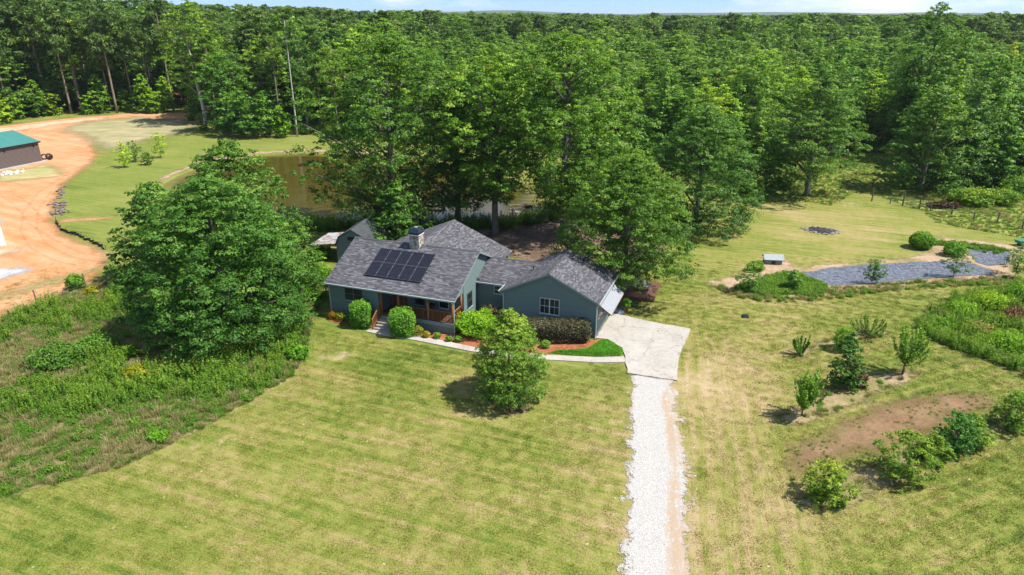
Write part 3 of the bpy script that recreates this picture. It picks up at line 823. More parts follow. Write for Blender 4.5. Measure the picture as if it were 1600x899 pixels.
# porch: skirt, deck, posts, rails, ceiling
MB().box(6.45, 11.5, 0.02, 0.12, 0.0, DK-0.14).box(11.38, 11.48, 0.12, 2.0, 0.0, DK-0.14).build('porch_skirt', M['trim'], house)
MB().box(6.42, 11.56, -0.06, 0.02, DK-0.30, DK+0.02).build('porch_rim', M['fascia'], house)
dk = empty('porch_deck'); dk.parent = house
for k in range(14):
    v0 = 0.03 + k*0.139
    o_ = MB().box(4.79, 11.5, v0, v0+0.13, DK-0.13, DK).build('plank', M['deck'], dk)
MB().box(4.78, 11.48, 0.0, 1.98, 3.05, 3.10).build('porch_ceiling', M['trim'], house)
for u_ in (4.88, 6.5, 9.18, 11.36):
    p_ = MB(); p_.tube([(u_, 0.14, DK), (u_+0.015, 0.14, 1.8), (u_-0.01, 0.14, 3.06)], [0.125, 0.115, 0.12], 10)
    p_.build('porch_post', M['post'], house, True)
MB().tube([(11.38, 1.78, DK), (11.38, 1.78, 3.06)], 0.11, 10).build('porch_post', M['post'], house, True)
MB().box(4.8, 11.5, 0.05, 0.22, 2.94, 3.06).build('porch_beam', M['post'], house)
def railing(a, b, z=DK, zb=None):
    zb = z if zb is None else zb
    mb = MB(); a = Vector(a); b = Vector(b); n = max(2, int((b-a).length/0.13))
    mb.bar((a.x, a.y, z+0.92), (b.x, b.y, zb+0.92), 0.09, 0.05); mb.bar((a.x, a.y, z+0.12), (b.x, b.y, zb+0.12), 0.06, 0.05)
    for k in range(1, n):
        p = a.lerp(b, k/n); zz = z + (zb-z)*k/n
        mb.bar((p.x, p.y, zz+0.14), (p.x, p.y, zz+0.9), 0.038)
    return mb.build('railing', M['post'], house)
railing((6.62, 0.14), (9.05, 0.14)); railing((9.3, 0.14), (11.24, 0.14)); railing((11.38, 0.28), (11.38, 1.66))
# front steps
for k in range(5):
    z_ = DK - 0.158*(k+1)
    st = MB().box(4.95, 6.42, -0.28*(k+1)+0.02, -0.28*k+0.02, 0.0, z_).build('step', M['step'], house)
    MB().box(4.93, 6.44, -0.28*(k+1)-0.01, -0.28*k-0.002, z_+0.001, z_+0.04).build('tread', M['grey_wood'], st)
for u_ in (4.86, 6.5):
    mb = MB()
    mb.bar((u_, -1.42, 0.0), (u_, -1.42, 1.02), 0.1); mb.bar((u_, -1.42, 0.95), (u_, 0.06, DK+0.93), 0.09, 0.06); mb.bar((u_, -1.42, 0.22), (u_, 0.06, DK+0.12), 0.06, 0.05)
    for k in range(1, 9):
        f_ = k/9; v_ = -1.42+1.48*f_
        mb.bar((u_, v_, 0.22+0.85*f_), (u_, v_, 0.95+0.9*f_), 0.038)
    mb.build('stair_rail', M['post'], house)
# door and windows
d_ = MB().box(4.95, 5.92, 1.955, 2.0, DK, DK+2.08).build('door', M['door'], house)
MB().box(5.14, 5.73, 1.94, 1.956, DK+0.98, DK+1.82).build('door_glass', M['glass'], d_)
MB().box(5.12, 5.75, 1.935, 1.956, DK+0.18, DK+0.82).build('door_panel', M['door'], d_)
MB().lathe((5.03, 1.93, DK+1.0), [(0.012, -.03), (0.035, -.02), (0.035, .02), (0.012, .03)], 8).build('handle', M['black'], d_)
MB().box(4.87, 4.95, 1.93, 2.0, DK, DK+2.16).box(5.92, 6.0, 1.93, 2.0, DK, DK+2.16).box(4.95, 5.92, 1.93, 2.0, DK+2.08, DK+2.16).build('door_frame', M['post'], d_)
MB().box(6.05, 6.33, 1.95, 2.0, DK+0.02, DK+2.1).build('sidelight', M['door'], house)
window(1.62, 1.78, 2.86, 1.55, house, (0, -0.036, 0), (1, 0, 0), (0, -1, 0), 2, (1, 2), M['dark_frame'])
window(7.1, 1.35, 2.5, 0.78, house, (0, 1.964, 0), (1, 0, 0), (0, -1, 0), 1, (1, 2), M['dark_frame'])
window(9.35, 1.35, 2.5, 0.80, house, (0, 1.964, 0), (1, 0, 0), (0, -1, 0), 1, (1, 2), M['frame'])
window(2.75, 1.25, 2.5, 0.85, house, (11.536, 0, 0), (0, 1, 0), (1, 0, 0), 1, (1, 2), M['dark_frame'])
# main roof, wing roof
roof_plane('roof', (-0.15, -0.4, 3.2), (11.85, -0.4, 3.2), (11.85, 4.8, 5.65), (-0.15, 4.8, 5.65))
roof_plane('roof', (11.85, 10.0, 3.2), (-0.15, 10.0, 3.2), (-0.15, 4.8, 5.65), (11.85, 4.8, 5.65))
roof_plane('roof', (11.87, 4.8, 3.15), (11.87, 12.85, 3.15), (5.85, 12.85, 5.66), (5.85, 4.8, 5.66))
roof_plane('roof', (-0.17, 12.85, 3.15), (-0.17, 4.8, 3.15), (5.85, 4.8, 5.66), (5.85, 12.85, 5.66))
def cap(a, b):
    a = Vector(a); b = Vector(b); d = (b-a).normalized(); s = Vector((0,0,1)).cross(d).normalized()*0.15
    mb = MB()
    mb.face([a - s + Vector((0,0,-.052)), b - s + Vector((0,0,-.052)), b + Vector((0,0,.022)), a + Vector((0,0,.022))])
    mb.face([a + Vector((0,0,.022)), b + Vector((0,0,.022)), b + s + Vector((0,0,-.052)), a + s + Vector((0,0,-.052))])
    mb.build('ridge_cap', M['ridge'], house)
cap((-0.15, 4.8, 5.66), (11.85, 4.8, 5.66)); cap((5.85, 5.0, 5.672), (5.85, 12.85, 5.672))
gt = MB(); gt.box(-0.15, 11.85, -0.52, -0.405, 3.06, 3.17); gt.build('gutter', M['gutter'], house)
for p_ in ([(11.62, -0.45, 3.06), (11.62, -0.42, 2.95), (11.58, -0.05, 2.7), (11.58, -0.05, 0.35), (11.62, -0.22, 0.08), (11.66, -0.5, 0.05)],
           [(0.06, -0.45, 3.06), (0.04, -0.06, 2.75), (0.04, -0.06, 0.3), (0.04, -0.25, 0.06)]):
    MB().tube(p_, 0.05, 8).build('downspout', M['gutter'], house)
# chimney
ch = MB().box(5.55, 6.45, 4.3, 5.2, 4.9, 6.55).build('chimney', M['stone'], house)
MB().hexa([(5.50,4.25,6.55),(6.50,4.25,6.55),(6.50,5.25,6.55),(5.50,5.25,6.55)], [(5.50,4.25,6.62),(6.50,4.25,6.62),(6.50,5.25,6.62),(5.50,5.25,6.62)]).build('chimney_crown', M['white'], ch)
MB().box(5.52, 6.48, 4.27, 5.23, 6.62, 6.80).hexa([(5.44,4.19,6.80),(6.56,4.19,6.80),(6.56,5.31,6.80),(5.44,5.31,6.80)], [(5.62,4.37,7.10),(6.38,4.37,7.10),(6.38,5.13,7.10),(5.62,5.13,7.10)]).build('chimney_cap', M['navy'], ch)
MB().lathe((6.0, 4.75, 7.10), [(0.14, 0), (0.14, 0.06), (0.18, 0.07), (0.18, 0.11), (0.05, 0.14)], 12).build('flue_cap', M['metal'], ch)
# breezeway
siding('wall', (11.53, 5.0), (14.5, 5.0), 0.0, [(0, 3.1), (2.97, 3.1)], (0, -1))
siding('wall', (11.53, 10.0), (14.5, 10.0), 0.0, [(0, 3.1), (2.97, 3.1)], (0, 1))
kb = (4.3-3.0)/(7.5-4.68)
roof_plane('roof', (11.53, 4.68, 3.0), (14.6, 4.68, 3.0), (17.0, 7.5, 4.3), (11.53, 7.5, 4.3))
roof_plane('roof', (17.0, 10.3, 3.0), (11.53, 10.3, 3.0), (11.53, 7.5, 4.3), (17.0, 7.5, 4.3))
cap((11.55, 7.5, 4.31), (16.75, 7.5, 4.31))
MB().box(11.53, 14.22, 4.57, 4.675, 2.86, 2.97).build('gutter', M['gutter'], house)
window(13.1, 2.02, 2.66, 0.95, house, (0, 4.964, 0), (1, 0, 0), (0, -1, 0), 1, (2, 2))
MB().tube([(16.0, 6.6, 3.85), (16.0, 6.6, 4.25)], 0.05, 8).build('vent_pipe', M['black'], house)
# garage
GK = (5.1-3.1)/(18.4-14.25)
siding('wall', (14.5, 3.4), (22.3, 3.4), 0.0, [(0, 3.12), (3.9, 5.0), (7.8, 3.12)], (0, -1))
siding('wall', (14.5, 3.4), (14.5, 9.6), 0.0, [(0, 3.1), (6.2, 3.1)], (-1, 0))
siding('wall', (14.5, 9.6), (22.3, 9.6), 0.0, [(0, 3.12), (3.9, 5.0), (7.8, 3.12)], (0, 1))
siding('wall', (22.3, 3.4), (22.3, 9.6), 0.0, [(0, 3.12), (6.2, 3.12)], (1, 0))
roof_plane('roof', (14.25, 9.95, 3.1), (14.25, 3.1, 3.1), (18.4, 3.1, 5.1), (18.4, 9.95, 5.1))
roof_plane('roof', (22.55, 3.1, 3.1), (22.55, 9.95, 3.1), (18.4, 9.95, 5.1), (18.4, 3.1, 5.1))
cap((18.4, 3.1, 5.11), (18.4, 9.95, 5.11))
MB().box(22.56, 22.67, 3.1, 9.95, 2.96, 3.07).build('gutter', M['gutter'], house)
MB().box(14.12, 14.24, 3.1, 4.62, 2.96, 3.07).build('gutter', M['gutter'], house)
for p_ in ([(22.6, 3.2, 2.98), (22.36, 3.32, 2.75), (22.36, 3.32, 0.3), (22.42, 3.1, 0.1)], [(14.2, 3.2, 2.98), (14.5, 3.32, 2.75), (14.5, 3.32, 0.1)]):
    MB().tube(p_, 0.055, 8).build('downspout', M['gutter'], house)
MB().box(14.44, 14.56, 3.345, 3.40, 0.0, 3.1).build('corner_board', M['fascia'], house)
MB().box(22.24, 22.36, 3.345, 3.40, 0.0, 3.1).build('corner_board', M['fascia'], house)
MB().box(11.44, 11.56, 1.94, 2.02, 0.0, 3.9).build('corner_board', M['trim'], house)
MB().box(-0.05, 0.06, -0.055, 0.02, 0.0, 3.25).build('corner_board', M['trim'], house)
window(17.70, 1.58, 2.84, 1.55, house, (0, 3.364, 0), (1, 0, 0), (0, -1, 0), 2, (2, 2))
gv = MB().box(18.17, 18.63, 3.34, 3.385, 4.12, 4.66).build('gable_vent', M['trim'], house)
sl = MB()
for k in range(6): sl.hexa([(18.2,3.33,4.15+k*.08),(18.6,3.33,4.15+k*.08),(18.6,3.34,4.15+k*.08),(18.2,3.34,4.15+k*.08)], [(18.2,3.336,4.20+k*.08),(18.6,3.336,4.20+k*.08),(18.6,3.34,4.20+k*.08),(18.2,3.34,4.20+k*.08)])
sl.build('louvre', M['trim'], gv)
for v0 in (3.75, 6.75):
    gd = MB().box(22.31, 22.36, v0, v0+2.6, 0.1, 2.3).build('garage_door', M['fascia'], house)
    for r_ in range(4):
        z_ = 0.14 + r_*0.545
        for k in range(3):
            v1 = v0 + 0.06 + k*0.85
            MB().box(22.36, 22.375, v1, v1+0.78, z_+0.04, z_+0.5).build('door_pane' if r_ == 2 else 'door_panel', M['glass'] if r_ == 2 else M['trim'], gd)
# corrugated awning over the garage doors
aw = empty('awning'); aw.parent = house
mb = MB(); n_ = 120
for k in range(n_):
    f0 = k/n_; f1 = (k+1)/n_
    y0 = 3.45 + 5.0*f0; y1 = 3.45 + 5.0*f1
    h0 = 0.04*math.sin(f0*2*math.pi*15); h1 = 0.04*math.sin(f1*2*math.pi*15)
    mb.face([(22.62,y0,2.80+h0),(23.52,y0,2.16+h0),(23.52,y1,2.16+h1),(22.62,y1,2.80+h1)])
mb.build('corrugated_sheet', M['metal'], aw)
fb = MB()
for v_ in (3.5, 5.9, 8.4):
    fb.bar((22.4, v_, 2.86), (23.5, v_, 2.11), 0.05, 0.07); fb.bar((22.37, v_, 1.75), (23.2, v_, 2.28), 0.05)
fb.bar((23.5, 3.45, 2.10), (23.5, 8.45, 2.10), 0.05, 0.07)
fb.build('awning_frame', M['post'], aw)

# solar panels on rails
arr = empty('solar_array', (HOUSE_O[0], HOUSE_O[1], 0), HOUSE_RZ)
tag(arr, 'black ten panel solar array mounted on the front roof slope', 'solar panels')
rl = Matrix.Translation((0, -0.4, 3.2)) @ Matrix.Rotation(math.atan(K), 4, 'X')
pm = MB().box(-0.518, 0.518, -0.82, 0.82, 0.0, 0.035).mesh('panel_frame_mesh'); pm.materials.append(plain('panel_frame', (.10, .105, .115), 0.4, 0.5, 0.4, var=.05))
pg = MB().box(-0.49, 0.49, -0.79, 0.79, 0.035, 0.038).mesh('cells_mesh'); pg.materials.append(M['solar'])
pc = MB().box(-0.03, 0.03, -0.03, 0.03, 0.03, 0.05).mesh('clip_mesh'); pc.materials.append(M['metal'])
for r_ in range(2):
    for k in range(5):
        o_ = link('solar_panel', pm, None, arr)
        o_.matrix_local = rl @ Matrix.Translation((3.56 + k*1.055, 2.17 + r_*1.66, 0.10))
        g_ = link('cells', pg, None, o_)
        c_ = link('clip', pc, None, o_); c_.location = (0.527, 0.42, 0); c_ = link('clip', pc, None, o_); c_.location = (0.527, -0.42, 0)
for v_ in (1.7, 2.6, 3.4, 4.3):
    o_ = MB().box(3.0, 8.4, v_-0.02, v_+0.02, 0.004, 0.095).build('rail', M['metal'], arr); o_.matrix_local = rl

# kettle grill on the porch
kg = empty('kettle_grill', (*HW(8.95, 1.3), DK), HOUSE_RZ)
tag(kg, 'small round black grill standing on the porch', 'grill')
MB().lathe((0, 0, 0.55), [(0.05, 0), (0.2, .06), (0.27, .2)], 16).build('bowl', M['black'], kg, True)
MB().lathe((0, 0, 0.76), [(0.28, 0), (0.24, .12), (0.12, .2), (0.03, .22)], 16).build('lid', M['black'], kg, True)
for k in range(3):
    a_ = k*2.094; MB().tube([(0.12*math.cos(a_), 0.12*math.sin(a_), 0.62), (0.3*math.cos(a_), 0.3*math.sin(a_), 0)], 0.015, 6).build('leg', M['black'], kg)

# ------------------------------------------------------------------ shed with lean-to
sh = empty('garden_shed', (-18.12, 67.1, 0), R(-11)); tag(sh, 'grey green gambrel shed with a rusty lean-to roof behind the house', 'shed')
M['shed'] = siding_material('shed_boards', (.15, .20, .185)); M['shed_roof'] = plain('dark_shed_roof', (.06, .065, .07), 0.8, 0.2, var=0.3)
def rusty():
    m, nt = new_mat('rusty_sheet'); P = objc(nt)
    a = noise(nt, P, 0.9, 6, 0.7); b = noise(nt, mapping(nt, P, (4, 0.6, 1)), 1.0, 5, 0.7)
    f = mth(nt, 'ADD', mth(nt, 'MULTIPLY', a, 0.6), mth(nt, 'MULTIPLY', b, 0.4))
    c = ramp(nt, f, [(0.42, (.46, .48, .52)), (0.50, (.40, .36, .33)), (0.56, (.15, .06, .035)), (0.7, (.10, .04, .03))])
    finish(nt, c, 0.5, 0.4, metal=0.15); return m
M['rusty'] = rusty()
prof = [(0, 2.0), (0.32, 2.85), (1.75, 3.65), (3.18, 2.85), (3.5, 2.0)]
siding('wall', (0, 0), (3.5, 0), 0.0, prof, (0, -1), M['shed'], sh)
siding('wall', (0, 0), (0, 5), 0.0, [(0, 2.0), (5, 2.0)], (-1, 0), M['shed'], sh)
siding('wall', (3.5, 0), (3.5, 5), 0.0, [(0, 2.0), (5, 2.0)], (1, 0), M['shed'], sh)
siding('wall', (0, 5), (3.5, 5), 0.0, prof, (0, 1), M['shed'], sh)
for i in range(4):
    (a, za), (b, zb_) = prof[i], prof[i+1]
    ex = -0.14 if i == 0 else (0.14 if i == 3 else 0)
    mb = MB(); e0 = a + (ex if i == 0 else 0); e1 = b + (ex if i == 3 else 0)
    z0_ = za - (0.12 if i == 0 else 0); z1_ = zb_ - (0.12 if i == 3 else 0)
    mb.hexa([(e0,-.15,z0_+.03),(e1,-.15,z1_+.03),(e1,5.15,z1_+.03),(e0,5.15,z0_+.03)], [(e0,-.15,z0_+.10),(e1,-.15,z1_+.10),(e1,5.15,z1_+.10),(e0,5.15,z0_+.10)])
    mb.build('roof', M['shed_roof'], sh)
MB().box(1.3, 2.2, -0.05, -0.03, 2.55, 2.95).build('loft_opening', M['black'], sh)
MB().box(1.15, 2.35, -0.06, -0.03, 0.05, 1.95).build('door', M['shed'], sh)
lr = MB(); lr.hexa([(-3.0,0.1,1.72),(-0.03,0.1,2.05),(-0.03,4.4,2.05),(-3.0,4.4,1.72)], [(-3.0,0.1,1.77),(-0.03,0.1,2.10),(-0.03,4.4,2.10),(-3.0,4.4,1.77)])
lr.build('lean_to_roof', M['rusty'], sh)
for x_, y_ in ((-2.85, 0.25), (-2.85, 2.3), (-2.85, 4.2)):
    MB().box(x_-.05, x_+.05, y_-.05, y_+.05, 0, 1.74).build('post', M['grey_wood'], sh)

# ------------------------------------------------------------------ dock on the pond
dc = empty('dock', (0.4, 81.4, 0), R(10)); tag(dc, 'weathered grey wooden dock with railing on the pond', 'dock')
for k in range(20):
    MB().box(0.0, 4.2, 0.02+k*0.22, 0.21+k*0.22, 0.42, 0.47).build('plank', M['grey_wood'], dc)
for x_, y_ in ((0.08, 0.1), (2.1, 0.1), (4.1, 0.1), (0.08, 4.3), (2.1, 4.3), (4.1, 4.3), (0.08, 2.2), (4.1, 2.2)):
    MB().box(x_-.06, x_+.06, y_-.06, y_+.06, -0.7, 1.35).build('post', M['grey_wood'], dc)
MB().box(0, 4.2, -0.02, 0.02, 0.2, 0.42).build('rim_board', M['grey_wood'], dc)
mb = MB()
for z_ in (0.85, 1.3):
    mb.bar((0.08, 0.1, z_), (0.08, 4.3, z_), 0.05, 0.1); mb.bar((0.08, 4.3, z_), (4.1, 4.3, z_), 0.1, 0.05)
mb.build('railing', M['grey_wood'], dc)
MB().box(1.6, 3.0, 3.5, 3.9, 0.85, 0.9).box(1.65, 1.75, 3.55, 3.85, 0.47, 0.85).box(2.85, 2.95, 3.55, 3.85, 0.47, 0.85).box(1.6, 3.0, 3.9, 3.95, 0.9, 1.25).build('bench', M['deck'], dc)

# ------------------------------------------------------------------ metal barn and white wall on the left
M['barn_wall'] = plain('brown_metal_siding', (.115, .088, .082), 0.5, 0.4, 0.1, var=0.08)
M['barn_roof'] = plain('green_metal_roof', (.060, .225, .195), 0.42, 0.45, 0.1, var=0.08, scale=1)
_bd = Vector((-2.46, -7.28)).normalized()
barn = empty('metal_barn', (-83.13, 120.61, 0), math.atan2(_bd.y, _bd.x)); tag(barn, 'brown metal barn with a green roof on the clay yard', 'barn')
mb = MB()
for k in range(17):                    # horizontal ribbed siding on the long wall
    z_ = 0.12 + k*0.195
    mb.face([(0, 0.0, z_), (20, 0.0, z_), (20, 0.035, z_+0.05), (0, 0.035, z_+0.05)])
    mb.face([(0, 0.035, z_+0.05), (20, 0.035, z_+0.05), (20, 0.035, z_+0.145), (0, 0.035, z_+0.145)])
    mb.face([(0, 0.035, z_+0.145), (20, 0.035, z_+0.145), (20, 0.0, z_+0.195), (0, 0.0, z_+0.195)])
mb.build('wall', M['barn_wall'], barn)
MB().face([(0,0,.1),(0,0,3.45),(0,-5.7,5.0),(0,-11.4,3.45),(0,-11.4,.1)]).build('end_wall', M['barn_wall'], barn)
MB().face([(20,0,.1),(20,-11.4,.1),(20,-11.4,3.45),(20,-5.7,5.0),(20,0,3.45)]).build('end_wall', M['barn_wall'], barn)
MB().face([(0,-11.4,.1),(20,-11.4,.1),(20,-11.4,3.45),(0,-11.4,3.45)]).build('wall', M['barn_wall'], barn)
for s_ in (0, 1):
    mb = MB(); e = 0.25 if s_ == 0 else -11.65; ze = 3.40
    mb.hexa([(-.3,e,ze),(20.3,e,ze),(20.3,-5.7,5.02),(-.3,-5.7,5.02)], [(-.3,e,ze+.06),(20.3,e,ze+.06),(20.3,-5.7,5.08),(-.3,-5.7,5.08)])
    ro = mb.build('roof', M['barn_roof'], barn)
    sm = MB()
    for k in range(52):
        x_ = -.25 + k*0.4
        sm.bar((x_, e, ze+.07), (x_, -5.7, 5.09), 0.03, 0.03)
    sm.build('roof_seams', M['barn_roof'], ro)
MB().box(-.3, 20.3, 0.25, 0.33, 3.25, 3.47).build('eave_trim', M['black'], barn)
for x_ in (1.0, 6.2): MB().lathe((x_, 0.12, 2.75), [(0.05, 0), (0.12, .04), (0.12, .2), (0.04, .24)], 8).build('wall_lamp', M['black'], barn)
MB().box(-.2, 20.2, -11.6, 0.9, -0.05, 0.10).build('slab', M['path_concrete'], barn)
ww = empty('white_outbuilding', (-56.9, 73.1, 0), R(43)); tag(ww, 'corner of a white outbuilding cut off by the left edge', 'outbuilding')
MB().box(-6, 0, 0, 5, 0, 2.5).build('wall', M['white'], ww)
MB().hexa([(-6.2,-.2,2.5),(.2,-.2,2.5),(.2,5.2,2.5),(-6.2,5.2,2.5)],[(-6.2,2.4,3.4),(.2,2.4,3.4),(.2,2.6,3.4),(-6.2,2.6,3.4)]).build('roof', M['metal'], ww)

# ------------------------------------------------------------------ small grey hutch by the lined pond
hu = empty('pump_hutch', (27.1, 67.0, 0), R(-8)); tag(hu, 'small grey hutch with pitched roof beside the lined pond', 'hutch')
M['hutch'] = siding_material('hutch_boards', (.16, .19, .19))
MB().box(-0.85, 0.85, -0.5, 0.5, 0, 0.6).face([(-.85,-.5,.6),(-.85,.5,.6),(-.85,0,.95)]).face([(.85,.5,.6),(.85,-.5,.6),(.85,0,.95)]).build('body', M['hutch'], hu)
M['pale_roof'] = plain('pale_grey_roof', (.30, .33, .33), 0.7, 0.3)
for s_ in (-1, 1):
    MB().hexa([(-1,0,.95),(1,0,.95),(1,s_*.62,.52),(-1,s_*.62,.52)],[(-1,0,1.0),(1,0,1.0),(1,s_*.64,.57),(-1,s_*.64,.57)]).build('roof', M['pale_roof'], hu)
MB().box(-.2, .2, -.53, -.5, .02, .45).build('door', M['black'], hu)

# ------------------------------------------------------------------ fences
M['old_post'] = wood_material('old_post', (.10, .075, .055), (.22, .17, .13)); M['wire'] = plain('fence_wire', (.30, .29, .27), 0.5, 0.4, 0.4)
fp = [(49.95,92.53,1.87),(52.94,90.14,1.81),(54.25,88.43,1.7),(56.91,85.62,1.25),(58.22,83.2,1.05),(60.09,81.58,1.45),(61.53,79.14,1.05),(63.2,76.6,1.3),(65.0,74.0,1.3)]
wf = empty('wire_fence', (49.95, 92.53, 0)); tag(wf, 'post and wire fence with a gate at the far right of the lawn', 'fence')
def lp(p): return (p[0]-49.95, p[1]-92.53)
for p in fp:
    q = lp(p); MB().tube([(q[0], q[1], 0), (q[0]+rng.uniform(-.04,.04), q[1], p[2])], [0.10, 0.085], 8).build('post', M['old_post'], wf, False)
for a, b in (((51.78,91.13,.8),(52.94,90.14,.8)), ((54.25,88.43,.78),(55.2,87.49,.78))):
    qa, qb = lp(a), lp(b)
    q = qa if a[0] == 51.78 else qb
    MB().tube([(q[0],q[1],0),(q[0],q[1],.85)], 0.07, 8).build('post', M['old_post'], wf)
    MB().bar((qa[0],qa[1],a[2]), (qb[0],qb[1],b[2]), 0.09).build('brace_rail', M['old_post'], wf)
mb = MB()
for i in range(len(fp)-1):
    if i == 1: continue
    a, b = lp(fp[i]), lp(fp[i+1])
    for z_ in (0.3, 0.65, 1.0): mb.bar((a[0],a[1],z_), (b[0],b[1],z_), 0.012)
mb.build('wires', M['wire'], wf)
gt_ = MB(); a, b = Vector(lp((53.0,90.05))), Vector(lp((54.2,88.5)))
for z_ in (0.12, 0.5, 0.85, 1.2): gt_.bar((a.x,a.y,z_), (b.x,b.y,z_), 0.03)
for k in range(5): p = a.lerp(b, k/4); gt_.bar((p.x,p.y,.12), (p.x,p.y,1.2), 0.025)
gt_.build('gate', M['wire'], wf)
lf = empty('clay_track_fence', (-41.91, 55.49, 0)); tag(lf, 'row of old fence posts between clay track and weeds', 'fence')
for x_, y_, h_ in ((-41.91,55.49,1.65),(-39.45,58.8,1.95),(-41.5,57.1,.7),(-40.93,57.71,.6),(-42.5,52.79,.9),(-43.4,50.3,1.3),(-37.6,60.6,1.3),(-36.2,62.4,1.5)):
    MB().tube([(x_+41.91, y_-55.49, 0), (x_+41.85, y_-55.49, h_)], [0.07, 0.06], 7).build('post', M['old_post'], lf)
mb = MB()
LP_ = [(-43.4,50.3),(-41.91,55.49),(-39.45,58.8),(-37.6,60.6),(-36.2,62.4)]
for a, b in zip(LP_[:-1], LP_[1:]):
    for z_ in (0.4, 0.8, 1.15): mb.bar((a[0]+41.91,a[1]-55.49,z_), (b[0]+41.91,b[1]-55.49,z_), 0.012)
mb.build('wires', M['wire'], lf)

# black silt fence along the clay edge, sagging between its stakes
M['silt'] = plain('black_silt_cloth', (.03, .032, .036), 0.6, 0.3, var=0.3)
sf = empty('silt_fence', (-56.27, 81.47) + (0,)); tag(sf, 'sagging black silt fence along the edge of the clay', 'fence')
SF = [(-57.13, 82.6), (-56.01, 80.92), (-54.62, 79.29), (-53.05, 77.98), (-51.53, 76.96), (-50.04, 75.96), (-48.67, 74.75), (-47.39, 73.8), (-45.97, 72.42), (-44.64, 71.3)]
_o = SF[0]; sf.location = (_o[0], _o[1], 0)
mb = MB(); r_ = random.Random(4); prev = None
for i in range(len(SF)-1):
    a = Vector(SF[i]); b = Vector(SF[i+1])
    for k in range(6):
        f0 = k/6; p = a.lerp(b, f0)
        hh = (0.52 - 0.25*math.sin(math.pi*f0)*r_.uniform(.5, 1.4))*r_.uniform(.6, 1.05)
        cur = (p.x-_o[0], p.y-_o[1], hh, r_.uniform(-.18, .18))
        if prev: mb.face([(prev[0],prev[1],0),(cur[0],cur[1],0),(cur[0]+cur[3],cur[1]+cur[3],cur[2]),(prev[0]+prev[3],prev[1]+prev[3],prev[2])])
        prev = cur
o_ = mb.build('cloth', M['silt'], sf); sd = o_.modifiers.new('thickness', 'SOLIDIFY'); sd.thickness = 0.02
for p in SF: MB().bar((p[0]-_o[0], p[1]-_o[1], 0), (p[0]-_o[0], p[1]-_o[1], 0.62), 0.05).build('stake', M['old_post'], sf)

# ------------------------------------------------------------------ rocks
def rock_mesh(name, seed, n=10):
    r_ = np.random.default_rng(seed)
    import bmesh
    bm = bmesh.new(); bmesh.ops.create_icosphere(bm, subdivisions=2, radius=1.0)
    k = r_.normal(size=(6, 3)); k /= np.linalg.norm(k, axis=1)[:, None]; lim = r_.uniform(.55, .85, 6)
    for v in bm.verts:
        p = np.array(v.co)
        for a, l in zip(k, lim):
            t = p @ a
            if t > l: p = p - a*(t-l)
        p = p * np.array([1.15, .9, .7]) * (1 + r_.uniform(-.05, .05))
        v.co = p
    me = bpy.data.meshes.new(name); bm.to_mesh(me); bm.free(); return me
def stone_mat(name, a, b):
    m, nt = new_mat(name); P = objc(nt)
    oi = nt.nodes.new('ShaderNodeObjectInfo').outputs['Random']
    n = noise(nt, P, 2.0, 6, 0.7)
    c = ramp(nt, mth(nt, 'ADD', mth(nt, 'MULTIPLY', n, .6), mth(nt, 'MULTIPLY', oi, .4)), [(0.25, a), (0.75, b)])
    finish(nt, c, 0.9, 0.2, bump(nt, n, 0.5, 0.05)); return m
M['rock_dark'] = stone_mat('dark_rock', (.06, .05, .045), (.26, .20, .165)); M['rock_pale'] = stone_mat('pale_rock', (.40, .36, .31), (.68, .63, .56))
M['rock_mid'] = stone_mat('grey_rock', (.16, .14, .125), (.42, .38, .33))
RK = [rock_mesh('rock_mesh%d' % k, 40+k) for k in range(5)]
def rocks(name, pts, smin, smax, m, label, group, seed):
    r_ = random.Random(seed)
    for x, y in pts:
        me = RK[r_.randrange(5)]
        if m.name + me.name not in bpy.data.meshes:
            c_ = me.copy(); c_.name = m.name + me.name; c_.materials.append(m)
        o = bpy.data.objects.new(name, bpy.data.meshes[m.name + me.name]); col.objects.link(o)
        s = r_.uniform(smin, smax); o.scale = (s, s*r_.uniform(.8, 1.2), s*r_.uniform(.8, 1.1))
        o.rotation_euler = (r_.uniform(-.3, .3), r_.uniform(-.3, .3), r_.uniform(0, 6.28))
        o.location = (x, y, s*0.35)
        tag(o, label, 'rock', group)
r_ = random.Random(8)
def along(poly, n, spread, seed):
    q = random.Random(seed); out = []
    for k in range(n):
        i = q.randrange(len(poly)-1); a = Vector(poly[i]); b = Vector(poly[i+1]); p = a.lerp(b, q.random())
        out.append((p.x + q.gauss(0, spread), p.y + q.gauss(0, spread)))
    return out
rocks('rock', along([(-68.03, 101.59), (-65.52, 97.19), (-63.22, 92.42)], 30, 0.25, 1), .12, .3, M['rock_dark'], 'dark rock in the line edging the clay yard', 'rocks edging the clay yard', 1)
rocks('rock', along([(-62.75, 91.38), (-61.3, 90.03), (-59.44, 87.42), (-58.8, 85.56)], 60, 0.5, 2), .12, .32, M['rock_dark'], 'rock in the heap between clay yard and lawn', 'rocks in the heap by the clay yard', 2)
rocks('rock', along([(-82.85, 108.21), (-82.31, 110.11), (-81.08, 111.08)], 45, 0.9, 3), .15, .35, M['rock_pale'], 'pale rock scattered in front of the barn wall', 'pale rocks by the barn', 3)
rocks('rock', along([(35.28, 79.29), (35.67, 77.98), (36.64, 77.21), (38.15, 77.21), (38.99, 78.24), (38.02, 79.56), (36.17, 80.37), (35.28, 79.29)], 60, 0.16, 4), .08, .2, M['rock_mid'], 'pale stone in the ring round the fire pit', 'stones round the fire pit', 4)
rocks('rock', along([(-57.5, 124.12), (-55.88, 124.73)], 16, 0.8, 5), .2, .45, M['rock_dark'], 'grey rock beside the far pond bank', 'rocks by the far pond bank', 5)
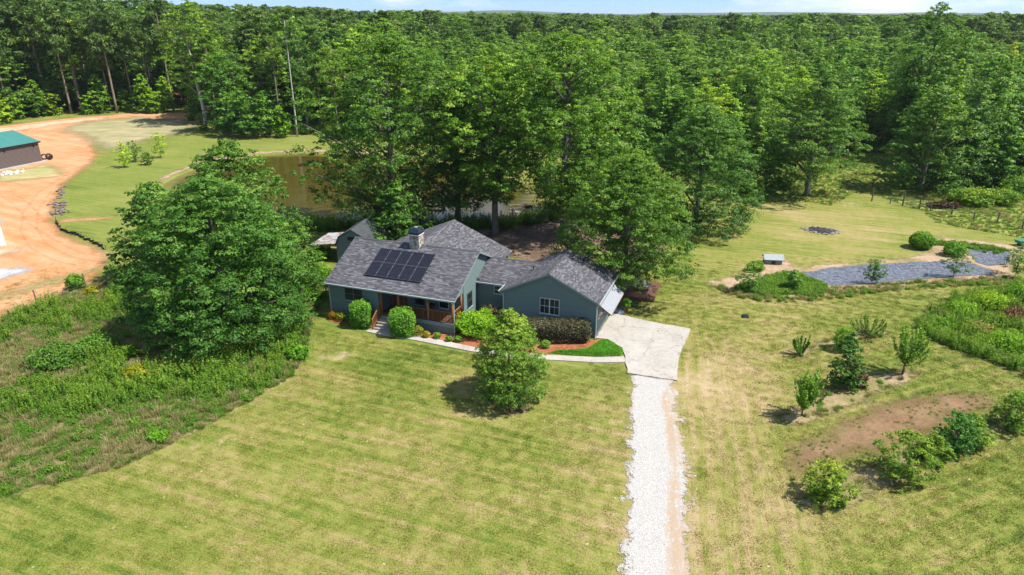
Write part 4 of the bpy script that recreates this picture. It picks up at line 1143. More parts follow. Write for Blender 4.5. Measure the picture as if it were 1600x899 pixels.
pit = sheet('fire_pit', [(35.32, 79.03), (35.62, 77.85), (36.64, 77.21), (38.19, 77.47), (39.03, 78.5), (38.08, 79.69), (36.3, 80.1)], soil_like('ash', [(0.3, (.008, .008, .010)), (0.5, (.025, .025, .028)), (0.75, (.10, .09, .085))], 0.15, 0.1, 2), 0.2, 0.5, label='blackened fire pit on the back lawn')
# tyres by the barn
for k, p in enumerate([(-83.64, 122.05), (-83.21, 122.64), (-82.5, 122.05)]):
    ty = MB(); n_ = 24
    for i in range(n_):
        a0 = 6.2832*i/n_; a1 = 6.2832*(i+1)/n_
        rings = [(0.30,.13),(0.42,.15),(0.5,.10),(0.5,-.10),(0.42,-.15),(0.30,-.13)]
        for (r0, h0), (r1, h1) in zip(rings, rings[1:]+rings[:1]):
            ty.face([(r0*math.cos(a0),h0,r0*math.sin(a0)),(r0*math.cos(a1),h0,r0*math.sin(a1)),(r1*math.cos(a1),h1,r1*math.sin(a1)),(r1*math.cos(a0),h1,r1*math.sin(a0))])
    o_ = ty.build('tyre', M['silt']); o_.location = (p[0], p[1], 0.5 if k < 2 else 0.45); o_.scale = (1.1, 1.3, 1.0); o_.rotation_euler = (R(6*k), 0, R(40+30*k))
    tag(o_, ['old black tyre leaning nearest the corner of the barn', 'middle one of three old black tyres by the barn', 'old black tyre farthest from the corner of the barn'][k], 'tyre')

# ------------------------------------------------------------------ deck with chairs under the tree by the garage, planter, small things
pd = empty('garden_deck', (*(10.14, 59.78), 0), HOUSE_RZ); tag(pd, 'low brown wooden deck under the broad tree by the garage', 'deck')
for k in range(22): MB().box(-1.4, 3.6, -2.2+k*.2, -2.02+k*.2, 0.30, 0.34).build('plank', M['deck'], pd)
MB().box(-1.38, 3.58, -2.24, -2.20, 0.05, 0.30).build('rim_board', M['deck'], pd)
for x_, y_ in ((-1.3,-2.1),(1.1,-2.1),(3.5,-2.1),(-1.3,2.1),(3.5,2.1)): MB().box(x_-.06,x_+.06,y_-.06,y_+.06,0,.30).build('support', M['deck'], pd)
M['chair'] = plain('pale_chair', (.55, .50, .42), 0.6, 0.3)
def garden_chair(loc, rz, label):
    c = empty('garden_chair', loc, rz); tag(c, label, 'chair', 'chairs on the garden deck')
    MB().box(-.28,.28,-.28,.28,.38,.42).build('seat', M['chair'], c)
    MB().hexa([(-.28,.24,.42),(.28,.24,.42),(.28,.29,.42),(-.28,.29,.42)],[(-.26,.42,1.0),(.26,.42,1.0),(.26,.46,1.0),(-.26,.46,1.0)]).build('backrest', M['chair'], c)
    for x_ in (-.26,.26):
        for y_ in (-.26,.26): MB().box(x_-.025,x_+.025,y_-.025,y_+.025,0,.38).build('leg', M['chair'], c)
        MB().box(x_-.03,x_+.03,-.28,.3,.6,.63).build('armrest', M['chair'], c)
dw = lambda u, v: ((10.14, 59.78)[0]+u*CA+v*SA, (10.14, 59.78)[1]-u*SA+v*CA, 0.34)
garden_chair(dw(1.5, .6), R(20), 'pale chair on the deck beside the broad tree trunk')
garden_chair(dw(2.6, -.2), R(60), 'pale chair on the deck edge away from the trunk')
pot = empty('plant_pot', (9.86, 54.4, 0)); tag(pot, 'terracotta pot with a leafy plant beside the concrete pad', 'plant pot')
MB().lathe((0,0,0), [(0.2,0),(0.28,.4),(0.32,.41),(0.32,.5),(0.26,.5),(0.24,.42)], 16).build('pot', M['terracotta'], pot, True)
tp = MB(); n_ = 20
for i in range(n_):
    a0 = 6.2832*i/n_; a1 = 6.2832*(i+1)/n_
    for (r0,h0),(r1,h1) in (((.75,.0),(.62,.28)),((.62,.28),(.3,.42)),((.3,.42),(.02,.46))):
        tp.face([(r0*math.cos(a0),r0*math.sin(a0)*.8,h0),(r0*math.cos(a1),r0*math.sin(a1)*.8,h0),(r1*math.cos(a1),r1*math.sin(a1)*.8,h1),(r1*math.cos(a0),r1*math.sin(a0)*.8,h1)])
M['tarp'] = plain('grey_tarp', (.20, .22, .26), 0.5, 0.4, var=0.3)
o_ = tp.build('covered_heap', M['tarp'], None, True); o_.location = (*(9.21, 54.53), 0); tag(o_, 'low grey tarpaulin heap beside the terracotta pot', 'tarpaulin')
o_ = MB().hexa([(-.3,-.2,0),(.3,-.2,0),(.3,.2,0),(-.3,.2,0)],[(-.22,-.14,.22),(.22,-.14,.22),(.22,.14,.22),(-.22,.14,.22)]).box(-.12,.12,-.08,.08,.22,.28).build('valve_box', M['silt']); o_.location = (*(19.93, 53.31), 0); tag(o_, 'small dark box lying alone on the lawn', 'box')
M['green_plastic'] = plain('green_plastic', (.05, .22, .12), 0.4, 0.4)
kb_ = empty('garden_cart', (*(57.2, 72.87), 0), R(15)); tag(kb_, 'green garden cart cut off by the right edge', 'cart')
MB().hexa([(-.7,-.35,.35),(.7,-.35,.35),(.7,.35,.35),(-.7,.35,.35)],[(-.9,-.45,.7),(.9,-.45,.7),(.9,.45,.7),(-.9,.45,.7)]).build('tub', M['green_plastic'], kb_)
for y_ in (-.4,.4): 
    w_ = MB(); w_.tube([(0,y_-.05,.25),(0,y_+.05,.25)], .25, 14); w_.build('wheel', M['silt'], kb_)
MB().tube([(.8,0,.5),(1.5,0,.9)], .03, 6).build('handle', M['black'], kb_)

# ------------------------------------------------------------------ foliage
def leaf_material(name, stops, trans=0.30, rough=0.5, rnd=0.22, spec=0.22):
    """colour by leaf tint; the object's own colour and a per-plant shift come on top"""
    m, nt = new_mat(name)
    oi = nt.nodes.new('ShaderNodeObjectInfo')
    t = mth(nt, 'ADD', attr(nt, 'tint'), mth(nt, 'MULTIPLY', mth(nt, 'SUBTRACT', oi.outputs['Random'], 0.5), rnd))
    c = ramp(nt, t, stops)
    c = mixc(nt, 1.0, c, oi.outputs['Color'], 'MULTIPLY')
    b = node(nt, 'ShaderNodeBsdfPrincipled', {'Base Color': c, 'Roughness': rough, 'Specular IOR Level': spec})
    tc = mixc(nt, 1.0, c, (1.5, 1.35, 0.55), 'MULTIPLY')
    tr = node(nt, 'ShaderNodeBsdfTranslucent', {'Color': tc})
    mx = node(nt, 'ShaderNodeMixShader', {0: trans, 1: b.outputs[0], 2: tr.outputs[0]})
    o = node(nt, 'ShaderNodeOutputMaterial')
    nt.links.new(mx.outputs[0], o.inputs['Surface'])
    return m
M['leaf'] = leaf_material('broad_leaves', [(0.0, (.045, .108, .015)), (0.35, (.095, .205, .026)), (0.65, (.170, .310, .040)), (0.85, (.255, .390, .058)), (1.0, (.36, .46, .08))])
M['needle'] = leaf_material('pine_needles', [(0.0, (.050, .105, .025)), (0.4, (.110, .205, .042)), (0.7, (.175, .285, .056)), (1.0, (.26, .35, .075))], 0.25, 0.5)
M['weed'] = leaf_material('weed_leaves', [(0.0, (.040, .115, .012)), (0.4, (.095, .225, .020)), (0.7, (.165, .310, .030)), (1.0, (.30, .40, .055))], 0.35, 0.6)
M['straw'] = leaf_material('dry_grass', [(0.0, (.10, .13, .035)), (0.4, (.20, .20, .07)), (0.7, (.34, .29, .13)), (1.0, (.46, .38, .22))], 0.3, 0.8)
M['dark_leaf'] = leaf_material('bronze_leaves', [(0.0, (.022, .018, .014)), (0.4, (.055, .042, .028)), (0.7, (.11, .08, .05)), (1.0, (.17, .14, .08))], 0.2, 0.5)
M['yellow_leaf'] = leaf_material('golden_leaves', [(0.0, (.10, .13, .012)), (0.4, (.26, .27, .02)), (0.7, (.42, .38, .03)), (1.0, (.55, .45, .06))], 0.3, 0.5)
def bark_material(name, a, b):
    m, nt = new_mat(name); P = objc(nt)
    n = noise(nt, mapping(nt, P, (5, 5, 0.8)), 1.6, 5, 0.7)
    finish(nt, ramp(nt, n, [(0.3, a), (0.7, b)]), 0.9, 0.2, bump(nt, n, 0.6, 0.03)); return m
M['bark'] = bark_material('grey_bark', (.075, .060, .050), (.20, .17, .145))
M['pine_bark'] = bark_material('pine_bark', (.13, .095, .075), (.34, .27, .22))
M['pale_bark'] = bark_material('pale_bark', (.30, .27, .24), (.55, .52, .48))

def leaf_quads(c, n, size, asp, r_, fold=0.18):
    """one folded diamond per centre c with normal n"""
    N = len(c)
    t = r_.normal(size=(N, 3)); t -= n*(t*n).sum(1)[:, None]; t /= np.linalg.norm(t, axis=1)[:, None] + 1e-9
    b = np.cross(n, t)
    s = size[:, None]
    v = np.empty((N, 4, 3))
    v[:, 0] = c - t*s; v[:, 2] = c + t*s*0.95 - n*s*fold
    v[:, 1] = c + b*s*asp + n*s*fold; v[:, 3] = c - b*s*asp + n*s*fold
    return v.reshape(-1, 3)

def unit(v): return v/(np.linalg.norm(v, axis=-1, keepdims=True) + 1e-9)

SHAPES = {
    'round': ([0, .12, .35, .6, .85, 1], [.35, .75, 1, .95, .62, .12]),
    'egg': ([0, .1, .3, .55, .8, 1], [.55, .88, 1, .82, .5, .06]),
    'dome': ([0, .08, .22, .45, .7, .88, 1], [.82, .97, 1, .93, .72, .45, .08]),
    'cone': ([0, .08, .3, .6, 1], [.6, 1, .8, .45, .03]),
    'tall': ([0, .15, .4, .7, .9, 1], [.30, .62, .95, 1, .66, .15]),
    'column': ([0, .1, .5, .85, 1], [.6, .9, 1, .75, .12]),
    'flat': ([0, .2, .45, .7, 1], [.5, .95, 1, .8, .3]),
}

def broadleaf(seed, H, Rr, base, shape='round', puff=1.15, npuff=170, leaf=0.20, dens=62, flat=0.72, ex=1.0, ey=1.0, rough=0.30, trunk=0.25, lean=(0, 0), top_tint=0.25, limbs=16, asp=0.55, solid=False, off=(0, 0), nsub=11, gap=.36):
    """returns (wood mesh, crown mesh): tapered trunk with limbs, leaf clumps through the crown's volume"""
    r_ = np.random.default_rng(seed)
    xs, ys = SHAPES[shape]
    cb = H*base; ch_ = H - cb
    ph = r_.uniform(0, 6.28, 6); am = r_.uniform(.4, 1, 6)
    pc = []; pr_ = []
    tries = 0
    npuff = int(npuff*1.25)
    while len(pc) < npuff and tries < npuff*40:
        tries += 1
        t = r_.random()**0.9
        rad = np.interp(t, xs, ys)*Rr
        a = r_.uniform(0, 2*math.pi)
        wob_ = 1 + rough*(am[0]*math.sin(2*a+ph[0]+3*t) + am[1]*math.sin(3*a+ph[1]-4*t) + am[2]*math.sin(5*a+ph[2]+5*t))/2
        q = 1 - 0.75*r_.random()**1.7 if not solid else r_.random()**.5
        pr0 = puff*r_.uniform(.55, 1.25)*(1 - .30*t)
        rr = max(0.0, rad*wob_*q - pr0*0.45)
        p = np.array([math.cos(a)*rr*ex + off[0]*t, math.sin(a)*rr*ey + off[1]*t, cb + t*ch_ - pr0*flat*0.6 + r_.normal()*0.25*puff*rough*2])
        p[2] = max(p[2], pr0*flat*.7 + 0.05)
        if pc:
            d = np.linalg.norm((np.array(pc) - p)*[1, 1, 1.25], axis=1)
            if (d < gap*(pr0 + np.array(pr_))).any(): continue
        pc.append(p); pr_.append(pr0)
    pc = np.array(pc); pr_ = np.array(pr_)
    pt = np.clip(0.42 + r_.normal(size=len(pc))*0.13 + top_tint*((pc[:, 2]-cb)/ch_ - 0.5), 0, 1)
    sub = np.maximum(4, (nsub*(pr_/puff)**2)).astype(int)              # sprays on the clump's upper and outer side
    J = np.repeat(np.arange(len(pc)), sub); ns = len(J)
    sd = unit(r_.normal(size=(ns, 3))); sd[:, 2] = np.where(sd[:, 2] < -0.15, -sd[:, 2], sd[:, 2])
    outc = unit(pc[J] - np.array([0, 0, cb + ch_*0.3]))
    sd = unit(sd + 0.45*outc)
    scn = pc[J] + sd*(pr_[J]*r_.uniform(.45, 1.15, ns))[:, None]*np.array([1, 1, flat])
    sr = pr_[J]*r_.uniform(.30, .55, ns)
    I = np.repeat(np.arange(ns), max(3, int(dens/nsub))); N = len(I)
    d = unit(r_.normal(size=(N, 3)) + 0.25*sd[I]); d[:, 2] = np.where(d[:, 2] < -0.3, -d[:, 2]*0.5, d[:, 2]); d = unit(d)
    c = scn[I] + d*(sr[I]*r_.random(N)**.4)[:, None]*np.array([1, 1, .62])
    nrm = unit(d*0.55 + sd[I]*0.55 + np.array([0, 0, .40]) + r_.normal(size=(N, 3))*0.38)
    sz = leaf*r_.uniform(.6, 1.35, N)
    v = leaf_quads(c, nrm, sz, asp, r_)
    stt = r_.normal(size=ns)*.09
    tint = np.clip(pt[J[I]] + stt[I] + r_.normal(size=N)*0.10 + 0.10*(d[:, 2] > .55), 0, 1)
    q = np.arange(N*4).reshape(-1, 4)
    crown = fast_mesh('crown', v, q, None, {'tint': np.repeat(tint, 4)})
    mb = MB()
    lx, ly = lean
    tr = lambda z: Vector((lx*(z/H) + off[0]*max(0, (z-cb)/max(ch_, .1)), ly*(z/H) + off[1]*max(0, (z-cb)/max(ch_, .1)), z))
    zs = [0, H*.03, H*.15, H*.35, H*.55, H*.75, H*.9]
    rs = [trunk*1.5, trunk*1.1, trunk*.9, trunk*.7, trunk*.5, trunk*.28, trunk*.1]
    pts_ = [tr(z) + Vector((r_.normal()*.04*H*.1, r_.normal()*.04*H*.1, 0))*(z > 0) for z in zs]
    mb.tube(pts_, rs, 9)
    for k in r_.permutation(len(pc))[:limbs]:
        p = Vector(pc[k]); dist = math.hypot(p.x, p.y)
        z0 = min(max(p.z - dist*r_.uniform(.5, 1.0), H*min(base, .25)*0.8 + .1), H*.85)
        a = tr(z0); mid = a.lerp(p, .5) + Vector((0, 0, dist*.10))
        r0 = trunk*np.interp(z0/H, [0, 1], [.5, .16])
        mb.tube([a, mid, p], [r0, r0*.6, r0*.2], 6)
    return mb.mesh('trunk', True), crown

def pine(seed, H, Rr, base=0.55, leaf=0.42, n_br=46, trunk=0.2, dens=26, lean=(0, 0)):
    r_ = np.random.default_rng(seed)
    mb = MB()
    tr = lambda z: Vector((lean[0]*z/H, lean[1]*z/H, z))
    zs = np.linspace(0, H*.97, 8)
    mb.tube([tr(z) for z in zs], [trunk*(1.15 - z/H) + .02 for z in zs], 8)
    C = []; NN = []; S = []; T = []
    for k in range(n_br):
        t = (k + r_.random())/n_br
        z = H*(base + (1-base)*t)
        L = Rr*(np.interp(t, [0, .2, .55, .85, 1], [.55, 1, .92, .68, .38]))*r_.uniform(.7, 1.2)
        a = r_.uniform(0, 6.28)
        up = L*r_.uniform(.02, .45)
        e = tr(z) + Vector((math.cos(a)*L, math.sin(a)*L, up))
        mb.tube([tr(z), tr(z).lerp(e, .5) + Vector((0, 0, -.05*L)), e], [trunk*.28*(1-t*.6), trunk*.16, .02], 5)
        tt = np.clip(.45 + r_.normal()*.16, 0, 1)
        for f in (.5, .75, 1.0):
            pc = np.array(tr(z).lerp(e, f)) + r_.normal(size=3)*.18*L*[1, 1, .4]
            n = int(dens*r_.uniform(.6, 1.3)); pr0 = (.32 + .22*L)*r_.uniform(.6, 1.15)
            d = unit(r_.normal(size=(n, 3)))
            C.append(pc + d*pr0*np.array([1, 1, .62])*(r_.random((n, 1))**.4)); NN.append(unit(d*.6 + np.array([0, 0, .45]) + r_.normal(size=(n, 3))*.6))
            S.append(leaf*r_.uniform(.55, 1.2, n)); T.append(np.clip(tt + r_.normal(size=n)*.14, 0, 1))
    C = np.concatenate(C); NN = np.concatenate(NN); S = np.concatenate(S); T = np.concatenate(T)
    v = leaf_quads(C, NN, S, .30, r_)
    return mb.mesh('trunk', True), fast_mesh('crown', v, np.arange(len(C)*4).reshape(-1, 4), None, {'tint': np.repeat(T, 4)})

def vase(seed, H, Rr, stems=22, leaf=.085, per=75, clear=.18, asp=.42, upright=1.6):
    """small orchard tree: upright shoots carrying leaves along their length"""
    r_ = np.random.default_rng(seed)
    mb = MB(); z0 = H*clear
    mb.tube([(0, 0, 0), (0, 0, z0*.6), (.02, 0, z0*1.1)], [.075*H/3.5, .055*H/3.5, .05*H/3.5], 7)
    C = []; T = []; D = []
    for k in range(stems):
        a = r_.uniform(0, 6.28); sp = Rr*r_.random()**.6
        h = H*(1 - .45*(sp/Rr)**2)*r_.uniform(.78, 1.05)
        p0 = Vector((0, 0, z0*r_.uniform(.8, 1.3))); p2 = Vector((math.cos(a)*sp, math.sin(a)*sp, h))
        p1 = p0.lerp(p2, .5) + Vector((math.cos(a)*sp*.18*upright, math.sin(a)*sp*.18*upright, -.05*H))
        P = [p0.lerp(p1, f).lerp(p1.lerp(p2, f), f) for f in np.linspace(0, 1, 6)]
        mb.tube(P, [.03, .026, .02, .015, .01, .005], 5, False)
        f = r_.random(per)**.75*.88 + .12
        A = np.array([np.interp(f, np.linspace(0, 1, 6), [p[i] for p in P]) for i in range(3)]).T
        w = .045*H*(1.25 - f*.7)
        off_ = unit(r_.normal(size=(per, 3)))*w[:, None]*r_.random((per, 1))**.5
        C.append(A + off_); D.append(unit(off_)); T.append(np.clip(.42 + .25*f + r_.normal(size=per)*.14, 0, 1))
    C = np.concatenate(C); D = np.concatenate(D); T = np.concatenate(T)
    nrm = unit(D*.6 + np.array([0, 0, .5]) + r_.normal(size=C.shape)*.5)
    v = leaf_quads(C, nrm, leaf*r_.uniform(.7, 1.4, len(C)), asp, r_)
    return mb.mesh('trunk', True), fast_mesh('crown', v, np.arange(len(C)*4).reshape(-1, 4), None, {'tint': np.repeat(T, 4)})

def bush_mesh(seed, rx, ry, rz, n, leaf=.07, boxy=0.0, lump=.12, asp=.55, inner=.12, tint0=.45, cz=None):
    """clipped or loose bush: leaves over a lumpy closed form, with a few deeper ones"""
    r_ = np.random.default_rng(seed)
    d = unit(r_.normal(size=(n, 3)))
    if boxy:
        p = 2 + 10*boxy
        k = (np.abs(d)**p).sum(1)**(-1/p)
    else: k = np.ones(n)
    az = np.arctan2(d[:, 1], d[:, 0])
    lum = 1 + lump*(np.sin(3*az + 5*d[:, 2] + seed) * .5 + np.sin(7*az - 6*d[:, 2] + 2*seed)*.3 + np.sin(11*az + 9*d[:, 2])*.2)
    rad = k*lum*(1 - inner*r_.random(n)**2*2)*(1 + r_.normal(size=n)*.03)
    c = d*rad[:, None]*np.array([rx, ry, rz]); c[:, 2] += rz*.95 if cz is None else cz
    c[:, 2] = np.maximum(c[:, 2], .02)
    nrm = unit(d/np.array([rx, ry, rz])*min(rx, ry, rz)*.8 + np.array([0, 0, .25]) + r_.normal(size=(n, 3))*.5)
    v = leaf_quads(c, nrm, leaf*r_.uniform(.65, 1.35, n), asp, r_)
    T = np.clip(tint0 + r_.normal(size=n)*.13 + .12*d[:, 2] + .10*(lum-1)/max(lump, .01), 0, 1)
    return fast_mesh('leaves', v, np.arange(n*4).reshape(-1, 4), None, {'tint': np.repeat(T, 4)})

def stems_mesh(seed, rx, ry, h, n=9, r0=.02):
    q = random.Random(seed); mb = MB()
    for k in range(n):
        a = q.uniform(0, 6.28); f = q.random()**.5*.7
        mb.tube([(q.uniform(-.08, .08), q.uniform(-.08, .08), 0), (math.cos(a)*rx*f*.5, math.sin(a)*ry*f*.5, h*.5), (math.cos(a)*rx*f, math.sin(a)*ry*f, h*.9)], [r0, r0*.7, r0*.3], 5, False)
    return mb.mesh('stems')

def plant_tree(name, meshes, loc, label, cat='tree', group=None, leafm='leaf', bark='bark', rz=0.0, s=1.0, color=(1, 1, 1), sz=None):
    root = empty(name, loc, rz, s)
    if sz: root.scale = (s, s, s*sz)
    tag(root, label, cat, group)
    w, c = meshes
    t = link('trunk', w, M[bark], root); k = link('crown', c, M[leafm], root)
    k.color = (*color, 1)
    return root

def plant_bush(name, me, stems, loc, label, cat='bush', group=None, leafm='leaf', color=(1, 1, 1), rz=0.0):
    root = empty(name, loc, rz); tag(root, label, cat, group)
    o = link('foliage', me, M[leafm], root); o.color = (*color, 1)
    if stems is not None: link('stems', stems, M['bark'], root)
    return root

# ---- the trees one can tell apart
G0 = lambda p: (p[0], p[1], 0)
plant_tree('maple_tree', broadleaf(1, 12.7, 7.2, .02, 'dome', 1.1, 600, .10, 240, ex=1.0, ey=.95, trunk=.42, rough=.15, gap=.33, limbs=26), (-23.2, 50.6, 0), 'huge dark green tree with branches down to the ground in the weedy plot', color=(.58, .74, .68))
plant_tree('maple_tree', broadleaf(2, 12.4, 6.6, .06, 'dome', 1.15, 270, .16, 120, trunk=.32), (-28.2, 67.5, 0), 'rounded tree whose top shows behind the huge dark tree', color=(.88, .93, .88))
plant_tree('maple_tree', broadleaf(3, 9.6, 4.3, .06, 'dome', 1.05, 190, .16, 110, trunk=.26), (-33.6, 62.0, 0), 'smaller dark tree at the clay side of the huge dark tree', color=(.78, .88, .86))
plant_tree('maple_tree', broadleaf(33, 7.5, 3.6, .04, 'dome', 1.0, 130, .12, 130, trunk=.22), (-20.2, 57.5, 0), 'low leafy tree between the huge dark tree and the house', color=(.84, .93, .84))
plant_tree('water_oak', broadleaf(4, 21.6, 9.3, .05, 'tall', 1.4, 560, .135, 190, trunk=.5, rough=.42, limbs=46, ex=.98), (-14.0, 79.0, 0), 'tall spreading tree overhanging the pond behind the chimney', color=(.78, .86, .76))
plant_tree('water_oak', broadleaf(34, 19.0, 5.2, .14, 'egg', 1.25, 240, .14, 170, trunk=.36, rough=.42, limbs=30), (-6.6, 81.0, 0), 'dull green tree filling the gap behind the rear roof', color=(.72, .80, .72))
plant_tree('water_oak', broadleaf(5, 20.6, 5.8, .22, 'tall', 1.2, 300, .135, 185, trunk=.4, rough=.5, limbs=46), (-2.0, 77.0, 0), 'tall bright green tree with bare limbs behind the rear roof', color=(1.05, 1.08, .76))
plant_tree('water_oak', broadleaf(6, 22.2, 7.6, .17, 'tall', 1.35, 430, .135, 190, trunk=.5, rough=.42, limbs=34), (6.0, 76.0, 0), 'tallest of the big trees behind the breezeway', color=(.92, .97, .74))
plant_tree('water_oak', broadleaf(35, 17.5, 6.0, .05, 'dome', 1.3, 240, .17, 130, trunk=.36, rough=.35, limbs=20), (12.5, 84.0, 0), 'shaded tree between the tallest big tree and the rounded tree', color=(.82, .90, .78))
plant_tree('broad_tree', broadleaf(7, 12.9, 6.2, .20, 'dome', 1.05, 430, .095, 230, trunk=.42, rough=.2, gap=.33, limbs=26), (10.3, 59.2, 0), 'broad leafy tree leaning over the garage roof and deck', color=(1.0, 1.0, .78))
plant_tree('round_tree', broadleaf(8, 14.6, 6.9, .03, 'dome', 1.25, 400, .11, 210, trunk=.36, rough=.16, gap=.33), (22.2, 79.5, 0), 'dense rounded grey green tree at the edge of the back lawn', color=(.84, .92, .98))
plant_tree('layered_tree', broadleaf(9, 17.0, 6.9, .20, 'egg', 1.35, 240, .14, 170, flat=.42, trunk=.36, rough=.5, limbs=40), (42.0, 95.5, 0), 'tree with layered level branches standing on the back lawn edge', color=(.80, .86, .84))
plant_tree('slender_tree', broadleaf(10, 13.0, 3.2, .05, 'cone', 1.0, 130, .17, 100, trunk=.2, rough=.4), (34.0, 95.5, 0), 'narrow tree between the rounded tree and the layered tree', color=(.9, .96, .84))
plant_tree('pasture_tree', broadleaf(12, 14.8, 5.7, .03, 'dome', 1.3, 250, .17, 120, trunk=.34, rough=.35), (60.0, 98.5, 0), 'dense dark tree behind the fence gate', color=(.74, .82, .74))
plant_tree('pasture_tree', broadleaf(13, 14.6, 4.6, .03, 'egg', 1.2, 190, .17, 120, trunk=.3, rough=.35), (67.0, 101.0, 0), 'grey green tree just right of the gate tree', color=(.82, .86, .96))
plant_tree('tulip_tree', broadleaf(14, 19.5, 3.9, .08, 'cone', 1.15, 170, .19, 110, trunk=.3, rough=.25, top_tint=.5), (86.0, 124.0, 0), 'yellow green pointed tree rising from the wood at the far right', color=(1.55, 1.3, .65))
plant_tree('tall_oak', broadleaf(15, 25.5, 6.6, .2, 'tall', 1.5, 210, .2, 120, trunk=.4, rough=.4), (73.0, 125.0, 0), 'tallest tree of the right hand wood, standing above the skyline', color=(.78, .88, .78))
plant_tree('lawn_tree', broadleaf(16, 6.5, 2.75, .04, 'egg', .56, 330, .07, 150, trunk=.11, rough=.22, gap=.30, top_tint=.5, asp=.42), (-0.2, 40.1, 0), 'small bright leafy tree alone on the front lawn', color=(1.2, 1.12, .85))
plant_tree('yellow_wood_tree', broadleaf(17, 26.5, 6.8, .40, 'dome', 1.5, 190, .22, 110, trunk=.45, rough=.45, lean=(-1.8, 0), limbs=30), (*(-72.65, 165.02), 0), 'tall yellow green tree with a leaning pale trunk at the wood edge', bark='pale_bark', color=(1.35, 1.2, .7))
plant_tree('pale_trunk_tree', pine(18, 24, 2.6, .72, .4, 22, .16, 22), (*(-45.56, 146.64), 0), 'thin pale bare trunk at the pond side of the wood', bark='pale_bark', leafm='leaf')

plant_tree('water_oak', broadleaf(36, 7.5, 3.6, .05, 'dome', 1.0, 110, .15, 100, trunk=.2, rough=.35), (-12.6, 71.5, 0), 'low dark tree between the shed and the rear roof', color=(.66, .78, .7))
# young trees on the lawn beyond the pond
for k, (p, h, rr, cc, lb) in enumerate([((-65.68, 115.14), 4.3, 1.25, (2.2, 1.9, 0.6), 'young yellow tree nearest the clay on the far lawn'), ((-66.23, 120.04), 3.7, 1.3, (1.0, 1.05, 1.0), 'young green tree between two yellow ones on the far lawn'), ((-63.49, 123.53), 4.6, 1.2, (2.4, 2.0, 0.6), 'young yellow tree nearest the wood on the far lawn'), ((-62.83, 117.27), 2.3, 0.8, (1.3, 1.2, 1.0), 'thin sapling among the young trees on the far lawn')]):
    plant_tree('young_tree', broadleaf(50+k, h, rr, .10, 'column', .42, 46, .12, 40, trunk=.06, rough=.4, limbs=10), (p[0], p[1], 0), lb, group='young trees on the far lawn', color=cc)

# orchard rows
V1 = vase(60, 3.7, 1.45, 34, .085, 95); V2 = vase(61, 4.2, 1.45, 36, .085, 95, .2)
plant_tree('fruit_tree', V1, (*(18.6, 37.69), 0), 'upright fruit tree at the drive end of the planting row', group='young fruit trees', color=(1.15, 1.2, .8))
plant_tree('fruit_tree', broadleaf(62, 4.4, 1.15, .14, 'egg', .36, 95, .10, 46, trunk=.07, rough=.3, limbs=14), (*(22.83, 41.25), 0), 'dark leaved fruit tree in the middle of the planting row', group='young fruit trees', color=(.55, .68, .72))
plant_bush('bronze_shrub', bush_mesh(63, .75, .7, .8, 900, .1, lump=.3), stems_mesh(63, .7, .6, 1.2), (*(23.71, 41.43), 0), 'small bronze leaved shrub at the foot of the dark fruit tree', leafm='dark_leaf', color=(1.6, 1.2, 1.0))
plant_tree('fruit_tree', V2, (*(28.04, 43.24), 0), 'upright fruit tree standing alone beyond the planting row', group='young fruit trees', color=(1.05, 1.15, .9), rz=1.0)
plant_tree('fruit_tree', vase(64, 2.0, .75, 16, .085, 80, .08), (*(21.86, 46.22), 0), 'short upright shrub nearest the concrete pad in the orchard', group='young fruit trees', color=(.9, 1.05, .8))
plant_tree('fruit_tree', vase(65, 2.0, 1.6, 26, .08, 55, .12, upright=2.5), (*(28.61, 49.44), 0), 'low wide spreading fruit tree at the back of the orchard', group='young fruit trees', color=(1.1, 1.1, .85))
plant_bush('tall_grass_clump', bush_mesh(66, .75, .7, 1.0, 1500, .16, lump=.2, asp=.14), None, (*(25.44, 47.07), 0), 'bright green tall clump behind the dark fruit tree', cat='grass clump', leafm='weed', color=(1.3, 1.3, .8))
for k, (p, h, rr, cc, lb) in enumerate([((16.75, 29.69), 2.3, 1.25, (1.3, 1.1, 0.6), 'yellowing low fruit tree at the drive end of the near row'), ((21.84, 31.42), 2.9, 1.65, (1.15, 1.05, 0.65), 'broad low fruit tree second along the near row'), ((26.1, 34.01), 2.6, 1.2, (0.8, 1.05, 1.1), 'blue green fruit tree third along the near row'), ((27.53, 34.66), 2.0, 1.05, (1.2, 1.1, 0.6), 'olive shrub beside the blue green fruit tree'), ((31.37, 36.52), 2.5, 1.35, (1.2, 1.2, 0.7), 'fruit tree at the far end of the near row'), ((24.25, 32.95), 1.7, 0.8, (1.1, 1.0, 0.6), 'small shrub between the broad and blue green fruit trees')]):
    plant_tree('fruit_tree', broadleaf(70+k, h, rr, .06, 'round', .36, 90, .062, 95, trunk=.06, rough=.45, limbs=16, gap=.3), (p[0], p[1], 0), lb, group='young fruit trees', color=cc)

